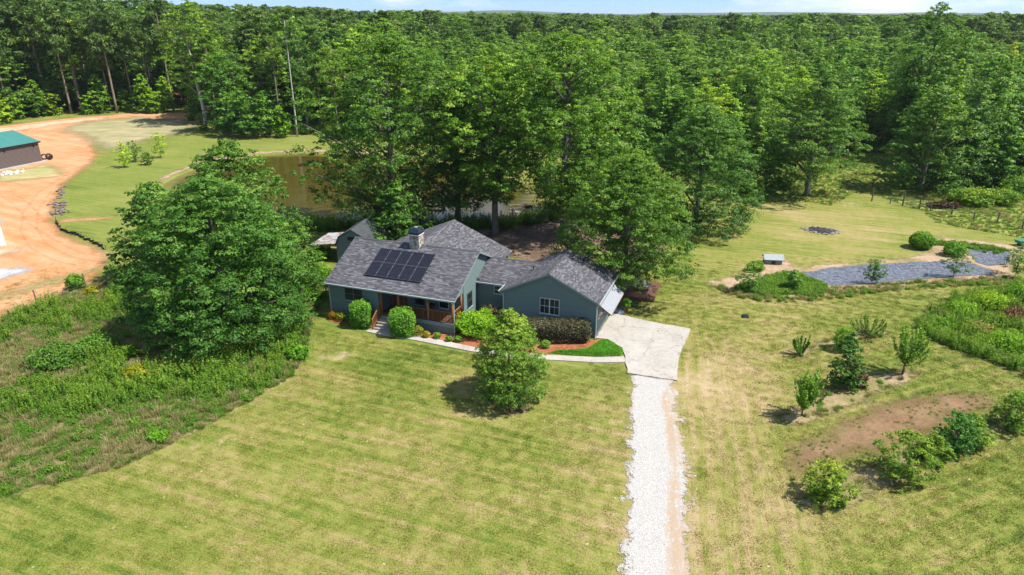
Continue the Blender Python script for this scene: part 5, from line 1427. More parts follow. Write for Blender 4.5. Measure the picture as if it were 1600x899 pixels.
# small trees and bushes round the lined pond
for k, (p, h, rr, cc, lb) in enumerate([((22.01, 59.13), 2.6, 1.1, (1.0, 1.0, 0.9), 'thin sapling at the near end of the lined pond bank'), ((26.32, 59.45), 2.0, 0.7, (0.9, 1.0, 0.9), 'sapling in the lime green weeds by the liner'), ((34.82, 61.61), 2.3, 0.95, (0.8, 0.95, 0.9), 'dark sapling leaning in front of the long pond liner'), ((43.7, 63.18), 3.1, 1.3, (0.95, 1.05, 1.0), 'sapling in front of the gap between the two liners'), ((49.47, 62.82), 3.2, 1.5, (0.8, 0.95, 0.85), 'dark bushy sapling at the far end of the liner')]):
    plant_tree('sapling', broadleaf(80+k, h, rr, .18, 'round', .36, 52, .075, 60, trunk=.04, rough=.5, limbs=18), (p[0], p[1], 0), lb, group='saplings round the lined pond', color=cc)
plant_bush('round_bush', bush_mesh(90, 1.25, 1.2, .95, 4200, .10, lump=.1), stems_mesh(90, 1, 1, 1.4), (*(45.29, 71.97), 0), 'round lime green bush beside the lined pond', leafm='weed', color=(1.25, 1.25, .8))
plant_bush('loose_bush', bush_mesh(91, 1.1, .9, .75, 1800, .12, lump=.25), None, (*(47.42, 69.37), 0), 'pale green weedy bush between the two pond liners', leafm='weed', color=(1.2, 1.3, .95))
plant_bush('loose_bush', bush_mesh(92, .8, .7, .55, 900, .1, lump=.25), None, (*(24.55, 64.63), 0), 'small yellow green bush in front of the hutch', leafm='weed', color=(1.3, 1.25, .7))
for k, (p, a, b, h, cc, lb) in enumerate([((62.43, 90.03), 2.6, 1.8, 2.0, (1.3, 1.15, 0.7), 'largest olive bush in the pasture brush behind the fence'), ((66.34, 90.7), 2.6, 1.8, 1.8, (1.1, 1.05, 0.8), 'bush at the right of the pasture brush'), ((61.52, 91.38), 1.6, 1.4, 1.6, (0.95, 1.05, 0.85), 'bright bush at the gate side of the pasture brush'), ((72.82, 96.05), 2.6, 2.2, 2.3, (0.9, 1.0, 0.85), 'bush behind the fence at the right edge'), ((57.94, 89.04), 2.0, 0.9, 0.6, (1.0, 0.8, 0.7), 'heap of dead brush beside the pasture bushes')]):
    plant_bush('pasture_bush', bush_mesh(95+k, a, b, h*.62, 2600, .16, lump=.35, inner=.3), stems_mesh(95+k, a, b, h), (p[0], p[1], 0), lb, leafm='leaf' if k < 4 else 'dark_leaf', color=cc, group='bushes in the pasture')

# bushes round the house
plant_bush('clipped_shrub', bush_mesh(100, .82, .8, 1.12, 7000, .07, .25, .11), stems_mesh(100, .5, .5, 1.6), (*HW(3.55, -1.0), 0), 'clipped round shrub left of the front steps', group='clipped shrubs by the steps', color=(.95, 1.15, .8))
plant_bush('clipped_shrub', bush_mesh(101, .98, .95, 1.12, 8000, .07, .25, .10), stems_mesh(101, .5, .5, 1.6), (*HW(7.55, -1.25), 0), 'clipped round shrub right of the front steps', group='clipped shrubs by the steps', color=(1.0, 1.2, .8))
plant_bush('fern_bush', bush_mesh(102, 1.7, 1.5, .95, 7000, .11, lump=.35, inner=.25, asp=.35, tint0=.6), stems_mesh(102, 1.4, 1.2, 1.5), (*HW(13.2, .9), 0), 'loose bright green bush between porch and garage', color=(1.35, 1.45, .7), leafm='weed')
plant_bush('bare_bush', bush_mesh(103, 1.0, .8, .9, 1500, .08, lump=.3, inner=.3), stems_mesh(103, .9, .7, 1.6, 20), (*HW(13.6, 2.9), 0), 'brownish bush in the corner by the breezeway', leafm='dark_leaf', color=(1.5, 1.6, 1.0))
plant_bush('clipped_hedge', bush_mesh(104, 3.15, .85, .86, 15000, .075, .9, .05, tint0=.42), stems_mesh(104, 2.8, .5, 1.3, 24), (*HW(18.9, 1.75), 0), 'long clipped bronze hedge below the garage window', cat='hedge', leafm='dark_leaf', color=(1.05, 1.35, 1.0))
for k, (u_, v_, r0, h_, lm, cc, lb) in enumerate([(.55, -.55, .42, .36, 'yellow_leaf', (1.1, .75, .8), 'orange yellow dwarf shrub at the left corner of the house'), (1.35, -.62, .46, .38, 'yellow_leaf', (.85, 1.0, .7), 'bright yellow dwarf shrub second from the left corner'), (2.2, -.7, .42, .36, 'leaf', (1.0, 1.2, .8), 'small green shrub beside the left clipped shrub'),
        (8.75, -1.05, .48, .4, 'yellow_leaf', (.8, .95, .8), 'yellow green dwarf shrub by the right clipped shrub'), (9.6, -1.15, .3, .25, 'yellow_leaf', (1.15, 1.0, .9), 'tiny bright yellow shrub in the pine straw'), (10.5, -1.0, .3, .24, 'leaf', (1.3, 1.2, .8), 'little green plant in the bed below the porch'), (11.6, -1.2, .26, .2, 'leaf', (1.2, 1.2, .9), 'little plant by the downspout'), (12.3, -1.0, .3, .22, 'leaf', (1.1, 1.2, .8), 'little plant beside the loose bush'),
        (17.9, .2, .3, .26, 'leaf', (1.6, 1.4, .9), 'pale little shrub in front of the hedge'), (19.1, .35, .38, .3, 'leaf', (1.3, 1.3, 1.0), 'green little shrub between hedge and ground cover'), (16.9, .1, .3, .3, 'leaf', (1.5, 1.3, .7), 'small plant at the left foot of the hedge')]):
    plant_bush('dwarf_shrub', bush_mesh(110+k, r0, r0, h_, 700, .055, lump=.2), None, (*HW(u_, v_), .05), lb, cat='shrub', leafm=lm, color=cc, group='dwarf shrubs in the beds')
plant_bush('pot_plant', bush_mesh(125, .45, .42, .4, 700, .08, lump=.3), None, (9.86, 54.4, .42), 'leafy green plant growing in the terracotta pot', cat='plant', leafm='leaf', color=(1.2, 1.3, .8))

# bushes standing out of the weed plot on the right
for k, (p, a, h, cc, lm, lb) in enumerate([((38.65, 53.85), 1.2, 1.0, (1.5, 1.4, 0.8), 'weed', 'yellow green bush nearest the orchard in the weed plot'), ((42.03, 55.23), 1.4, 1.2, (1.7, 1.45, 0.7), 'weed', 'tall yellow green bush in the middle of the weed plot'), ((42.88, 52.78), 1.3, 0.8, (1.6, 1.0, 0.9), 'dark_leaf', 'reddish brown brush patch in the weed plot'), ((38.43, 47.4), 1.6, 1.1, (1.4, 1.35, 0.75), 'weed', 'broad bright bush at the near right of the weed plot'), ((35.47, 51.25), 0.9, 0.7, (1.1, 1.2, 0.8), 'weed', 'low green bush at the orchard corner of the weed plot'), ((46.06, 56.98), 1.3, 1.3, (1.3, 1.3, 0.7), 'weed', 'bright bush at the far right of the weed plot'), ((38.03, 50.27), 1.0, 0.7, (1.2, 1.15, 0.9), 'straw', 'pale dry clump in the weed plot')]):
    plant_bush('plot_bush', bush_mesh(150+k, a, a*.9, h*.6, int(1500*a+500), .085, lump=.45, inner=.4), stems_mesh(150+k, a*.8, a*.8, h), (p[0], p[1], 0), lb, leafm=lm, color=cc, group='bushes in the weed plot')
# bushes in the weedy plot
for k, (p, a, h, cc, lm, lb) in enumerate([((-33.5, 44.79), 2.0, 1.25, (0.75, 0.85, 0.75), 'leaf', 'dark rounded bush in the weeds at the left'), ((-31.8, 47.07), 1.4, 1.0, (0.85, 0.95, 0.8), 'leaf', 'dark bush close to the huge tree in the weeds'), ((-26.38, 42.14), 0.75, 1.0, (1.0, 1.0, 0.6), 'yellow_leaf', 'bright yellow plant in front of the huge dark tree'), ((-28.92, 45.8), 0.8, 0.8, (1.2, 1.2, 0.7), 'weed', 'yellow green bush beside the huge dark tree'), ((-38.64, 58.19), 0.55, 0.7, (0.9, 0.95, 0.6), 'yellow_leaf', 'small yellow plant by the fence posts'), ((-41.05, 59.78), 0.8, 1.2, (1.0, 1.1, 0.8), 'weed', 'upright green bush by the fence posts'), ((-21.4, 35.13), 0.6, 0.5, (1.1, 1.2, 0.8), 'weed', 'small green bush at the lawn edge of the weeds'), ((-16.15, 45.8), 0.9, 0.9, (1.0, 1.15, 0.8), 'weed', 'leafy bush at the house side of the huge tree'), ((-18.91, 62.12), 1.3, 1.3, (1.2, 1.3, 0.75), 'weed', 'bright green bush behind the left end of the house'), ((-17.96, 56.98), 1.0, 1.0, (1.15, 1.25, 0.75), 'weed', 'smaller bright bush beside the left end of the house'), ((-20.4, 68.54), 1.4, 1.0, (1.0, 1.15, 0.8), 'weed', 'bush in front of the lean-to')]):
    plant_bush('meadow_bush', bush_mesh(130+k, a, a*.9, h*.62, int(1400*a+500), .095, lump=.3, inner=.25), stems_mesh(130+k, a*.8, a*.8, h), (p[0], p[1], 0), lb, leafm=lm, color=cc, group='bushes in the weedy plot')

# ------------------------------------------------------------------ scattered cover (uncountable): one object each, instanced on points
def scatter(name, pts, rz, sc, pick, protos, label, sw=None):
    """protos: list of (mesh, material or None, colour)"""
    me = bpy.data.meshes.new(name)
    me.vertices.add(len(pts)); me.vertices.foreach_set('co', np.asarray(pts, np.float32).ravel())
    for k, a, t in (('rz', rz, 'FLOAT'), ('sc', sc, 'FLOAT'), ('sw', np.asarray(sc)*(1.0 if sw is None else sw), 'FLOAT'), ('pick', pick, 'INT')):
        at = me.attributes.new(k, t, 'POINT'); at.data.foreach_set('value', np.asarray(a, np.float32 if t == 'FLOAT' else np.int32))
    o = bpy.data.objects.new(name, me); col.objects.link(o)
    src = bpy.data.collections.new(name + '_kinds')
    for i, (pm_, mt, cc) in enumerate(protos):
        if mt is not None and len(pm_.materials) == 0: pm_.materials.append(mt)
        po = bpy.data.objects.new('%s_kind_%02d' % (name, i), pm_); po.color = (*cc, 1); src.objects.link(po)
    ng = bpy.data.node_groups.new(name, 'GeometryNodeTree')
    ng.interface.new_socket('Geometry', in_out='INPUT', socket_type='NodeSocketGeometry')
    ng.interface.new_socket('Geometry', in_out='OUTPUT', socket_type='NodeSocketGeometry')
    gi = ng.nodes.new('NodeGroupInput'); go = ng.nodes.new('NodeGroupOutput')
    ci = ng.nodes.new('GeometryNodeCollectionInfo'); ci.inputs['Collection'].default_value = src
    ci.inputs['Separate Children'].default_value = True; ci.inputs['Reset Children'].default_value = True
    ip = ng.nodes.new('GeometryNodeInstanceOnPoints'); ip.inputs['Pick Instance'].default_value = True
    def na(n, t):
        x = ng.nodes.new('GeometryNodeInputNamedAttribute'); x.data_type = t; x.inputs[0].default_value = n; return x.outputs[0]
    cx = ng.nodes.new('ShaderNodeCombineXYZ'); ng.links.new(na('rz', 'FLOAT'), cx.inputs[2])
    er = ng.nodes.new('FunctionNodeEulerToRotation'); ng.links.new(cx.outputs[0], er.inputs[0])
    ng.links.new(gi.outputs[0], ip.inputs['Points']); ng.links.new(ci.outputs[0], ip.inputs['Instance'])
    ng.links.new(na('pick', 'INT'), ip.inputs['Instance Index']); ng.links.new(er.outputs[0], ip.inputs['Rotation'])
    cs_ = ng.nodes.new('ShaderNodeCombineXYZ'); sw_ = na('sw', 'FLOAT')
    ng.links.new(sw_, cs_.inputs[0]); ng.links.new(sw_, cs_.inputs[1]); ng.links.new(na('sc', 'FLOAT'), cs_.inputs[2])
    ng.links.new(cs_.outputs[0], ip.inputs['Scale']); ng.links.new(ip.outputs[0], go.inputs[0])
    md = o.modifiers.new('scatter', 'NODES'); md.node_group = ng
    return tag(o, label, None, None, 'stuff')

def blades(seed, n, h, spread, w=.012, lean=.5, tint=.5, seg=2):
    r_ = np.random.default_rng(seed)
    a = r_.uniform(0, 6.28, n); q = spread*np.sqrt(r_.random(n))
    b = np.stack([np.cos(a)*q, np.sin(a)*q, np.zeros(n)], 1)
    hh = h*r_.uniform(.55, 1.2, n); la = r_.uniform(0, 6.28, n); l = lean*r_.random(n)
    d = np.stack([np.cos(la)*l, np.sin(la)*l, np.ones(n)], 1)
    s = np.stack([-np.sin(la), np.cos(la), np.zeros(n)], 1)*w
    m_ = b + d*np.stack([hh*.5]*3, 1); t = b + d*np.stack([hh*1.3, hh*1.3, hh*(1-.3*l)], 1)
    v = np.stack([b - s, b + s, m_ + s*.8, m_ - s*.8, t], 1).reshape(-1, 3)
    k = np.arange(n)*5
    tt = np.clip(tint + r_.normal(size=n)*.18, 0, 1)
    return fast_mesh('blades', v, np.stack([k, k+1, k+2, k+3], 1), np.stack([k+3, k+2, k+4], 1), {'tint': np.repeat(tt, 5)})

def weed_spikes(seed, stems, h, spread, leaf=.07, per=26):
    r_ = np.random.default_rng(seed)
    C = []; T = []; D = []
    for k in range(stems):
        a = r_.uniform(0, 6.28); q = spread*math.sqrt(r_.random()); hh = h*r_.uniform(.6, 1.15); ln = r_.normal(size=2)*.12
        f = np.linspace(.1, 1, per)
        base = np.array([math.cos(a)*q, math.sin(a)*q])
        p = np.stack([base[0] + ln[0]*f*hh, base[1] + ln[1]*f*hh, f*hh], 1)
        o_ = unit(r_.normal(size=(per, 3))*[1, 1, .35])*(.10*(1.25 - f))[:, None]*h
        C.append(p + o_); D.append(unit(o_)); T.append(np.clip(.3 + .4*f + r_.normal(size=per)*.12 + r_.normal()*.08, 0, 1))
    C = np.concatenate(C); D = np.concatenate(D); T = np.concatenate(T)
    v = leaf_quads(C, unit(D*.4 + np.array([0, 0, .6]) + r_.normal(size=C.shape)*.4), leaf*r_.uniform(.7, 1.4, len(C)), .32, r_)
    return fast_mesh('spikes', v, np.arange(len(C)*4).reshape(-1, 4), None, {'tint': np.repeat(T, 4)})

def in_poly(poly, per_m2, seed, inset=0.0):
    r_ = np.random.default_rng(seed); A = np.asarray(poly)
    lo, hi = A.min(0), A.max(0)
    n = int((hi-lo).prod()*per_m2)
    P = lo + r_.random((n, 2))*(hi-lo)
    return P[seg_dist(P, A) > inset], r_

WB = [(weed_spikes(200, 9, 1.15, .35), 'weed', (1, 1, 1)), (weed_spikes(201, 12, .8, .4, .08), 'weed', (.9, .95, .95)),
      (blades(202, 60, .62, .30, .014, .7), 'straw', (.72, .92, .6)), (blades(203, 70, .55, .32, .014, 1.1, .7), 'straw', (1.1, 1.05, .95)),
      (bush_mesh(204, .42, .4, .25, 300, .075, lump=.55, inner=.5), 'weed', (1, 1.05, .9)), (blades(205, 60, .45, .3, .016, .8), 'weed', (1, .95, .9)),
      (weed_spikes(206, 7, .9, .3, .06), 'yellow_leaf', (.6, .75, .8))]
def weeds(cols):
    """every kind of weed in each of the given tints; kind k in tint j has number k*len(cols)+j"""
    return [(m_.copy() if j else m_, M[mt], tuple(a*b for a, b in zip(c_, cc))) for m_, mt, c_ in WB for j, cc in enumerate(cols)]
def tinted(pk, P, n, seed):
    q = np.random.default_rng(seed)
    t = fbm(P[:, 0]*.45 + seed, P[:, 1]*.45, 3) + q.normal(size=len(P))*.09
    e = np.quantile(t, np.linspace(0, 1, n+1)[1:-1])
    return pk*n + np.digitize(t, e)
LT = [(.75, .85, .9), (1, 1, 1), (1.2, 1.12, .8), (.9, 1.05, .9)]
RT = [(1.35, 1.25, .8), (1.1, 1.25, .8), (1.7, 1.4, .8), (.95, 1.1, .95)]

# weedy plot on the left: patches of tall green spikes, straw and low herbs
P, r_ = in_poly(MEADOW, 6.5, 7, .1)
keep = np.hypot(P[:, 0]+22.6, P[:, 1]-50.5) > 3.5; P = P[keep]
dl = seg_dist(P, MEADOW)
f = fbm(P[:, 0]*.22+5, P[:, 1]*.22, 4); g2 = fbm(P[:, 0]*.12+40, P[:, 1]*.3+7, 3)
u_ = r_.random(len(P))
f = f + .16*(fbm(P[:, 0]*.9, P[:, 1]*.9, 2) - .5) - .045
pk = np.where(f > .56, np.where(u_ < .62, 0, np.where(u_ < .85, 1, 4)), np.where(f > .47, np.where(u_ < .3, 1, np.where(u_ < .6, 5, np.where(u_ < .8, 4, 2))), np.where(u_ < .30, 3, np.where(u_ < .62, 2, np.where(u_ < .90, 5, 4)))))
pk = np.where((g2 > .64) & (u_ < .06), 6, pk)
# the belt in front of the huge tree and along the lawn edge is tallest
belt = np.exp(-((P[:, 0]+17.5)**2/90 + (P[:, 1]-43.5)**2/9))
pk = np.where((belt > .35) & (u_ < .7), np.where(u_ < .4, 0, 1), pk)
sc = r_.uniform(.4, 1.15, len(P))*np.where(f > .56, 1.0, .85)*np.where(dl < .8, .75, 1.0)*(1+.25*belt)
keep = ~((dl < .6 + 1.6*fbm(P[:, 0]*.7, P[:, 1]*.7, 2) - .6) & (r_.random(len(P)) < .75)) & (r_.random(len(P)) < np.where(f < .45, .7, 1.0))
scatter('meadow_weeds', np.column_stack([P, np.zeros(len(P))])[keep], r_.uniform(0, 6.28, len(P))[keep], sc[keep], tinted(pk, P, 4, 3)[keep], weeds(LT), 'tall weeds and straw coloured grass in the unmown plot')

P, r_ = in_poly(MEADOW, 11, 17, .05)
u_ = r_.random(len(P)); f = fbm(P[:, 0]*.3+50, P[:, 1]*.3, 3)
pk = np.where(f > .5, np.where(u_ < .6, 5, np.where(u_ < .85, 2, 4)), np.where(u_ < .45, 2, np.where(u_ < .75, 3, 5)))
scatter('meadow_grass', np.column_stack([P, np.zeros(len(P))]), r_.uniform(0, 6.28, len(P)), r_.uniform(.35, .8, len(P)), tinted(pk, P, 4, 13), weeds(LT), 'low mixed grass between the weeds of the unmown plot')

P, r_ = in_poly(RMEADOW, 8, 8, .1)
f = fbm(P[:, 0]*.3+5, P[:, 1]*.3, 4); u_ = r_.random(len(P))
pk = np.where(f > .5, np.where(u_ < .55, 0, np.where(u_ < .75, 1, 4)), np.where(u_ < .45, 4, np.where(u_ < .7, 5, np.where(u_ < .85, 1, 3))))
scatter('plot_weeds', np.column_stack([P, np.zeros(len(P))]), r_.uniform(0, 6.28, len(P)), r_.uniform(.35, 1.1, len(P)), tinted(pk, P, 4, 5), weeds(RT), 'bright green weeds filling the plot at the right edge')

P, r_ = in_poly(BACKFIELD, 6.0, 9, .2)
u_ = r_.random(len(P)); pk = np.where(u_ < .62, 5, np.where(u_ < .86, 2, np.where(u_ < .97, 3, 4)))
scatter('pasture_grass', np.column_stack([P, np.zeros(len(P))]), r_.uniform(0, 6.28, len(P)), r_.uniform(.3, .7, len(P)), pk, weeds([(1.05, 1.0, .9)]), 'knee high grass in the rough pasture')

LIME = [(21.13, 59.78), (24.52, 62.29), (26.73, 63.53), (28.14, 63.9), (28.97, 62.47), (29.77, 60.93), (29.84, 60.1), (28.87, 58.82), (26.19, 58.04), (22.42, 58.19)]
P, r_ = in_poly(LIME, 16, 10)
scatter('lime_weeds', np.column_stack([P, height(P[:, 0], P[:, 1])]), r_.uniform(0, 6.28, len(P)), r_.uniform(.5, 1.0, len(P)), np.where(r_.random(len(P)) < .75, 4, 5), weeds([(1.35, 1.9, .9)]), 'bright lime green weeds at the end of the lined pond')
RIM = [(19.47, 60.76), (20.93, 59.13), (22.66, 58.04), (26.01, 57.58), (30.33, 60.1), (34.65, 60.76), (39.75, 61.78), (47.89, 62.82), (50.17, 62.47), (48.98, 60.76), (42.66, 60.43), (35.89, 59.13), (29.1, 57.28), (24.69, 56.39), (21.44, 56.98), (19.44, 59.13)]
P, r_ = in_poly(RIM, 9, 12)
u_ = r_.random(len(P))
scatter('rim_weeds', np.column_stack([P, height(P[:, 0], P[:, 1])]), r_.uniform(0, 6.28, len(P)), r_.uniform(.3, .75, len(P)), np.where(u_ < .35, 2, np.where(u_ < .6, 5, np.where(u_ < .8, 3, 4))), weeds([(1, 1, 1)]), 'mixed weeds along the near bank of the lined pond')
GRS = [(47.81, 74.27), (50.66, 73.57), (53.95, 71.97), (54.77, 71.08), (53.42, 70.65), (49.83, 72.19), (47.14, 73.1)]
P, r_ = in_poly(GRS, 14, 13)
scatter('bank_grass', np.column_stack([P, height(P[:, 0], P[:, 1])]), r_.uniform(0, 6.28, len(P)), r_.uniform(.5, .9, len(P)), np.where(r_.random(len(P)) < .6, 5, 4), weeds([(1.3, 1.55, .8)]), 'bright green grass strip along the far bank of the lined pond')
PB = []
for B, n in ((BERM_A, 21), (BERM_B, 22), (BERM_C, 23)):
    P, r_ = in_poly(B, 3.2, n, .1); PB.append(P)
P = np.concatenate(PB); u_ = r_.random(len(P))
scatter('row_weeds', np.column_stack([P, np.full(len(P), .05)]), r_.uniform(0, 6.28, len(P)), r_.uniform(.3, .75, len(P)), np.where(u_ < .35, 3, np.where(u_ < .6, 5, np.where(u_ < .85, 2, 4))), weeds([(1, 1, 1)]), 'grass tufts on the planting rows')
P, r_ = in_poly([(15.08, 32.17), (15.62, 31.2), (22.93, 34.34), (28.26, 36.8), (32.19, 38.46), (32.71, 40.4), (30.19, 41.43), (25.49, 40.06), (20.25, 36.95), (16.17, 34.66)], 5.0, 24)
P = P[fbm(P[:, 0]*.6, P[:, 1]*.6, 3) > .47]; u_ = r_.random(len(P))
scatter('plot_seedlings', np.column_stack([P, np.full(len(P), .03)]), r_.uniform(0, 6.28, len(P)), r_.uniform(.12, .32, len(P)), np.where(u_ < .5, 5, np.where(u_ < .8, 3, 2)), weeds([(1, 1, 1)]), 'thin new grass on the tilled strip')
P = np.array(along([(-28.28, 78.24), (-25.68, 79.83), (-23.42, 80.1), (-20.11, 79.29), (-15.47, 79.29), (-7.83, 80.37), (-0.78, 79.83), (5.6, 84.95)], 420, .8, 31)); u_ = rng.random(len(P))
scatter('pond_reeds', np.column_stack([P, height(P[:, 0], P[:, 1])]), rng.uniform(0, 6.28, len(P)), rng.uniform(.8, 1.7, len(P)), np.where(u_ < .4, 0, np.where(u_ < .8, 5, 1)), weeds([(1, 1, 1)]), 'weeds and reeds along the near shore of the pond')

# ground cover by the walk
P, r_ = in_poly([(2.89, 46.7), (3.49, 46.96), (4.68, 47.02), (5.82, 47.34), (6.87, 48.68), (7.58, 48.86), (8.45, 47.51), (8.6, 46.86), (8.26, 46.22), (6.77, 46.01), (4.61, 46.22), (2.96, 46.54)], 900, 14)
dd = seg_dist(P, [(2.89, 46.7), (3.49, 46.96), (4.68, 47.02), (5.82, 47.34), (6.87, 48.68), (7.58, 48.86), (8.45, 47.51), (8.6, 46.86), (8.26, 46.22), (6.77, 46.01), (4.61, 46.22), (2.96, 46.54)])
c = np.column_stack([P, .05 + .26*sstep(0, .35, dd)*(.6 + .4*fbm(P[:, 0]*4, P[:, 1]*4, 3)) + r_.normal(size=len(P))*.02])
v = leaf_quads(c, unit(np.array([0, 0, 1.0]) + r_.normal(size=c.shape)*.45), .055*r_.uniform(.7, 1.4, len(c)), .35, r_)
gc = link('ground_cover', fast_mesh('ground_cover', v, np.arange(len(c)*4).reshape(-1, 4), None, {'tint': np.repeat(np.clip(.5 + r_.normal(size=len(c))*.15, 0, 1), 4)}), M['weed'])
gc.color = (.85, 1.25, .8, 1); tag(gc, 'low bright green evergreen ground cover beside the walk', kind='stuff')

# ------------------------------------------------------------------ the woods
FRONT = [(-138.32, 140.33), (-127.77, 153.51), (-123.04, 167.1), (-114.47, 178.28), (-103.35, 188.3), (-86.7, 189.63), (-74.23, 170.31), (-65.23, 152.62), (-54.68, 147.47), (-45.6, 149.15), (-26.1, 140.33), (0.0, 131.76), (17.38, 123.53), (28.23, 115.14), (36.46, 110.11), (43.43, 115.14), (59.81, 127.84), (72.25, 127.84), (60.85, 105.03), (65.08, 102.01), (75.99, 99.55), (84.25, 97.97), (100.79, 95.68)]
fa = np.array([math.atan2(x, y) for x, y in FRONT]); fr = np.array([math.hypot(x, y) for x, y in FRONT])
def depth_in(P):
    a = np.arctan2(P[:, 0], P[:, 1]); return np.hypot(P[:, 0], P[:, 1]) - np.interp(a, fa, fr), a
KINDS = [   # name, meshes, leaf, bark
    ('broadleaf_tree', broadleaf(300, 18.5, 5.6, .22, 'round', 1.45, 130, .22, 115, trunk=.26, rough=.4, limbs=10), 'leaf', 'bark'),
    ('broadleaf_tree', broadleaf(301, 17.0, 5.7, .03, 'dome', 1.4, 150, .22, 120, trunk=.26, rough=.3, limbs=10), 'leaf', 'bark'),
    ('broadleaf_tree', broadleaf(302, 20.0, 5.2, .18, 'tall', 1.4, 130, .22, 115, trunk=.25, rough=.35, limbs=10), 'leaf', 'bark'),
    ('pointed_tree', broadleaf(303, 20.5, 3.8, .06, 'cone', 1.15, 120, .24, 95, trunk=.24, rough=.3, limbs=8, top_tint=.4), 'leaf', 'bark'),
    ('pine_tree', pine(304, 25.5, 3.4, .52, .46, 44, .22, 26), 'needle', 'pine_bark'),
    ('pine_tree', pine(305, 24.0, 3.9, .46, .46, 50, .22, 26), 'needle', 'pine_bark'),
    ('understory_tree', broadleaf(306, 8.5, 2.7, .06, 'egg', .85, 60, .26, 50, trunk=.10, rough=.4, limbs=8), 'leaf', 'bark'),
    ('understory_tree', broadleaf(307, 6.5, 2.2, .10, 'flat', .75, 46, .24, 44, trunk=.08, rough=.5, limbs=8), 'leaf', 'bark'),
]
HK = np.array([18.5, 17.0, 20.0, 20.5, 25.5, 24.0, 8.5, 6.5])
def jgrid(step, rmin, rmax, seed):
    r_ = np.random.default_rng(seed)
    x = np.arange(-rmax*.80, rmax*.80, step); y = np.arange(30, rmax, step)
    X, Y = np.meshgrid(x, y); P = np.column_stack([X.ravel(), Y.ravel()]) + r_.uniform(-.45, .45, (X.size, 2))*step
    r = np.hypot(P[:, 0], P[:, 1]); a = np.arctan2(P[:, 0], P[:, 1])
    return P[(r >= rmin) & (r < rmax) & (np.abs(a) < R(45))]
bands = [jgrid(5.9, 0, 220, 1), jgrid(7.4, 220, 420, 2), jgrid(9.5, 420, 900, 3), jgrid(13.0, 900, 2000, 4)]
P = np.concatenate(bands)
dep, az = depth_in(P)
ok = dep > 0.5
P = P[ok]; dep = dep[ok]; az = az[ok]
dist = np.hypot(P[:, 0], P[:, 1])
r_ = np.random.default_rng(77)
u_ = r_.random(len(P))
left = np.degrees(az) < -9
pk = np.where(left & (dist < 260), np.where((dep < 14) & (u_ > .5), np.where(u_ < .75, 6, 7), np.where(u_ < .24, 4, np.where(u_ < .36, 5, np.where(u_ < .58, 0, np.where(u_ < .82, 1, np.where(u_ < .93, 2, 3)))))),
     np.where(dist < 260, np.where(u_ < .28, 0, np.where(u_ < .52, 1, np.where(u_ < .72, 2, np.where(u_ < .88, 3, np.where(u_ < .95, 4, 5))))),
     np.where(u_ < .20, 4, np.where(u_ < .36, 5, np.where(u_ < .58, 0, np.where(u_ < .82, 1, np.where(u_ < .93, 2, 3)))))))
sc = r_.uniform(.72, 1.16, len(P))*np.where(left & (dist < 300), 1.06, 1.0)
sc = np.where(left, sc, sc*np.interp(dist, [150, 330], [.80, 1.0]))
pk = np.where(~left & (dist < 240) & (pk >= 4) & (pk < 6), np.where(u_ < .5, 1, 0), pk)
lim = np.interp(np.degrees(az), [-40, -31, -24, -12, 0], [29, 28, 25, 24, 23.5])
hh = HK[pk]*sc
sc = np.where(((dist > 225) | (left & (np.degrees(az) > -27))) & (hh > lim*.8), sc*lim*r_.uniform(.74, 1.05, len(P))/hh, sc)
near_edge = (dep < 26) & (dist < 215) & (np.abs(np.degrees(az)) < 39.5)
order = np.argsort(dist + dep*1.5)
cand = [i for i in order if near_edge[i]][:262]
zone_of = lambda a: 'beyond the clay yard' if a < -22 else ('beyond the pond' if a < -9 else ('behind the tall trees by the house' if a < 12 else 'beyond the back lawn and pasture'))
LOOK = {'broadleaf_tree': 'leafy tree', 'pointed_tree': 'pointed tree', 'pine_tree': 'bare trunked pine', 'understory_tree': 'low young tree'}
tree_cols = [(1.15, 1.2, .95), (.92, 1.05, .92), (.82, 1.0, .98), (1.35, 1.32, .85), (1.08, 1.2, 1.15), (1.65, 1.48, .8), (1.2, 1.15, 1.0)]
for i in cand:
    k = int(pk[i]); nm, ms, lf_, bk = KINDS[k]
    zo = zone_of(math.degrees(az[i]))
    c_ = tree_cols[int(r_.integers(7))]; zs_ = float(r_.uniform(.85, 1.08))
    plant_tree(nm, ms, (P[i, 0], P[i, 1], float(height(P[i, 0], P[i, 1])[0])), '%s in the wood edge %s' % (LOOK[nm], zo), group='%ss of the wood edge %s' % (nm.replace('_', ' '), zo), leafm=lf_, bark=bk, rz=float(r_.uniform(0, 6.28)), s=float(sc[i]), color=c_, sz=zs_)
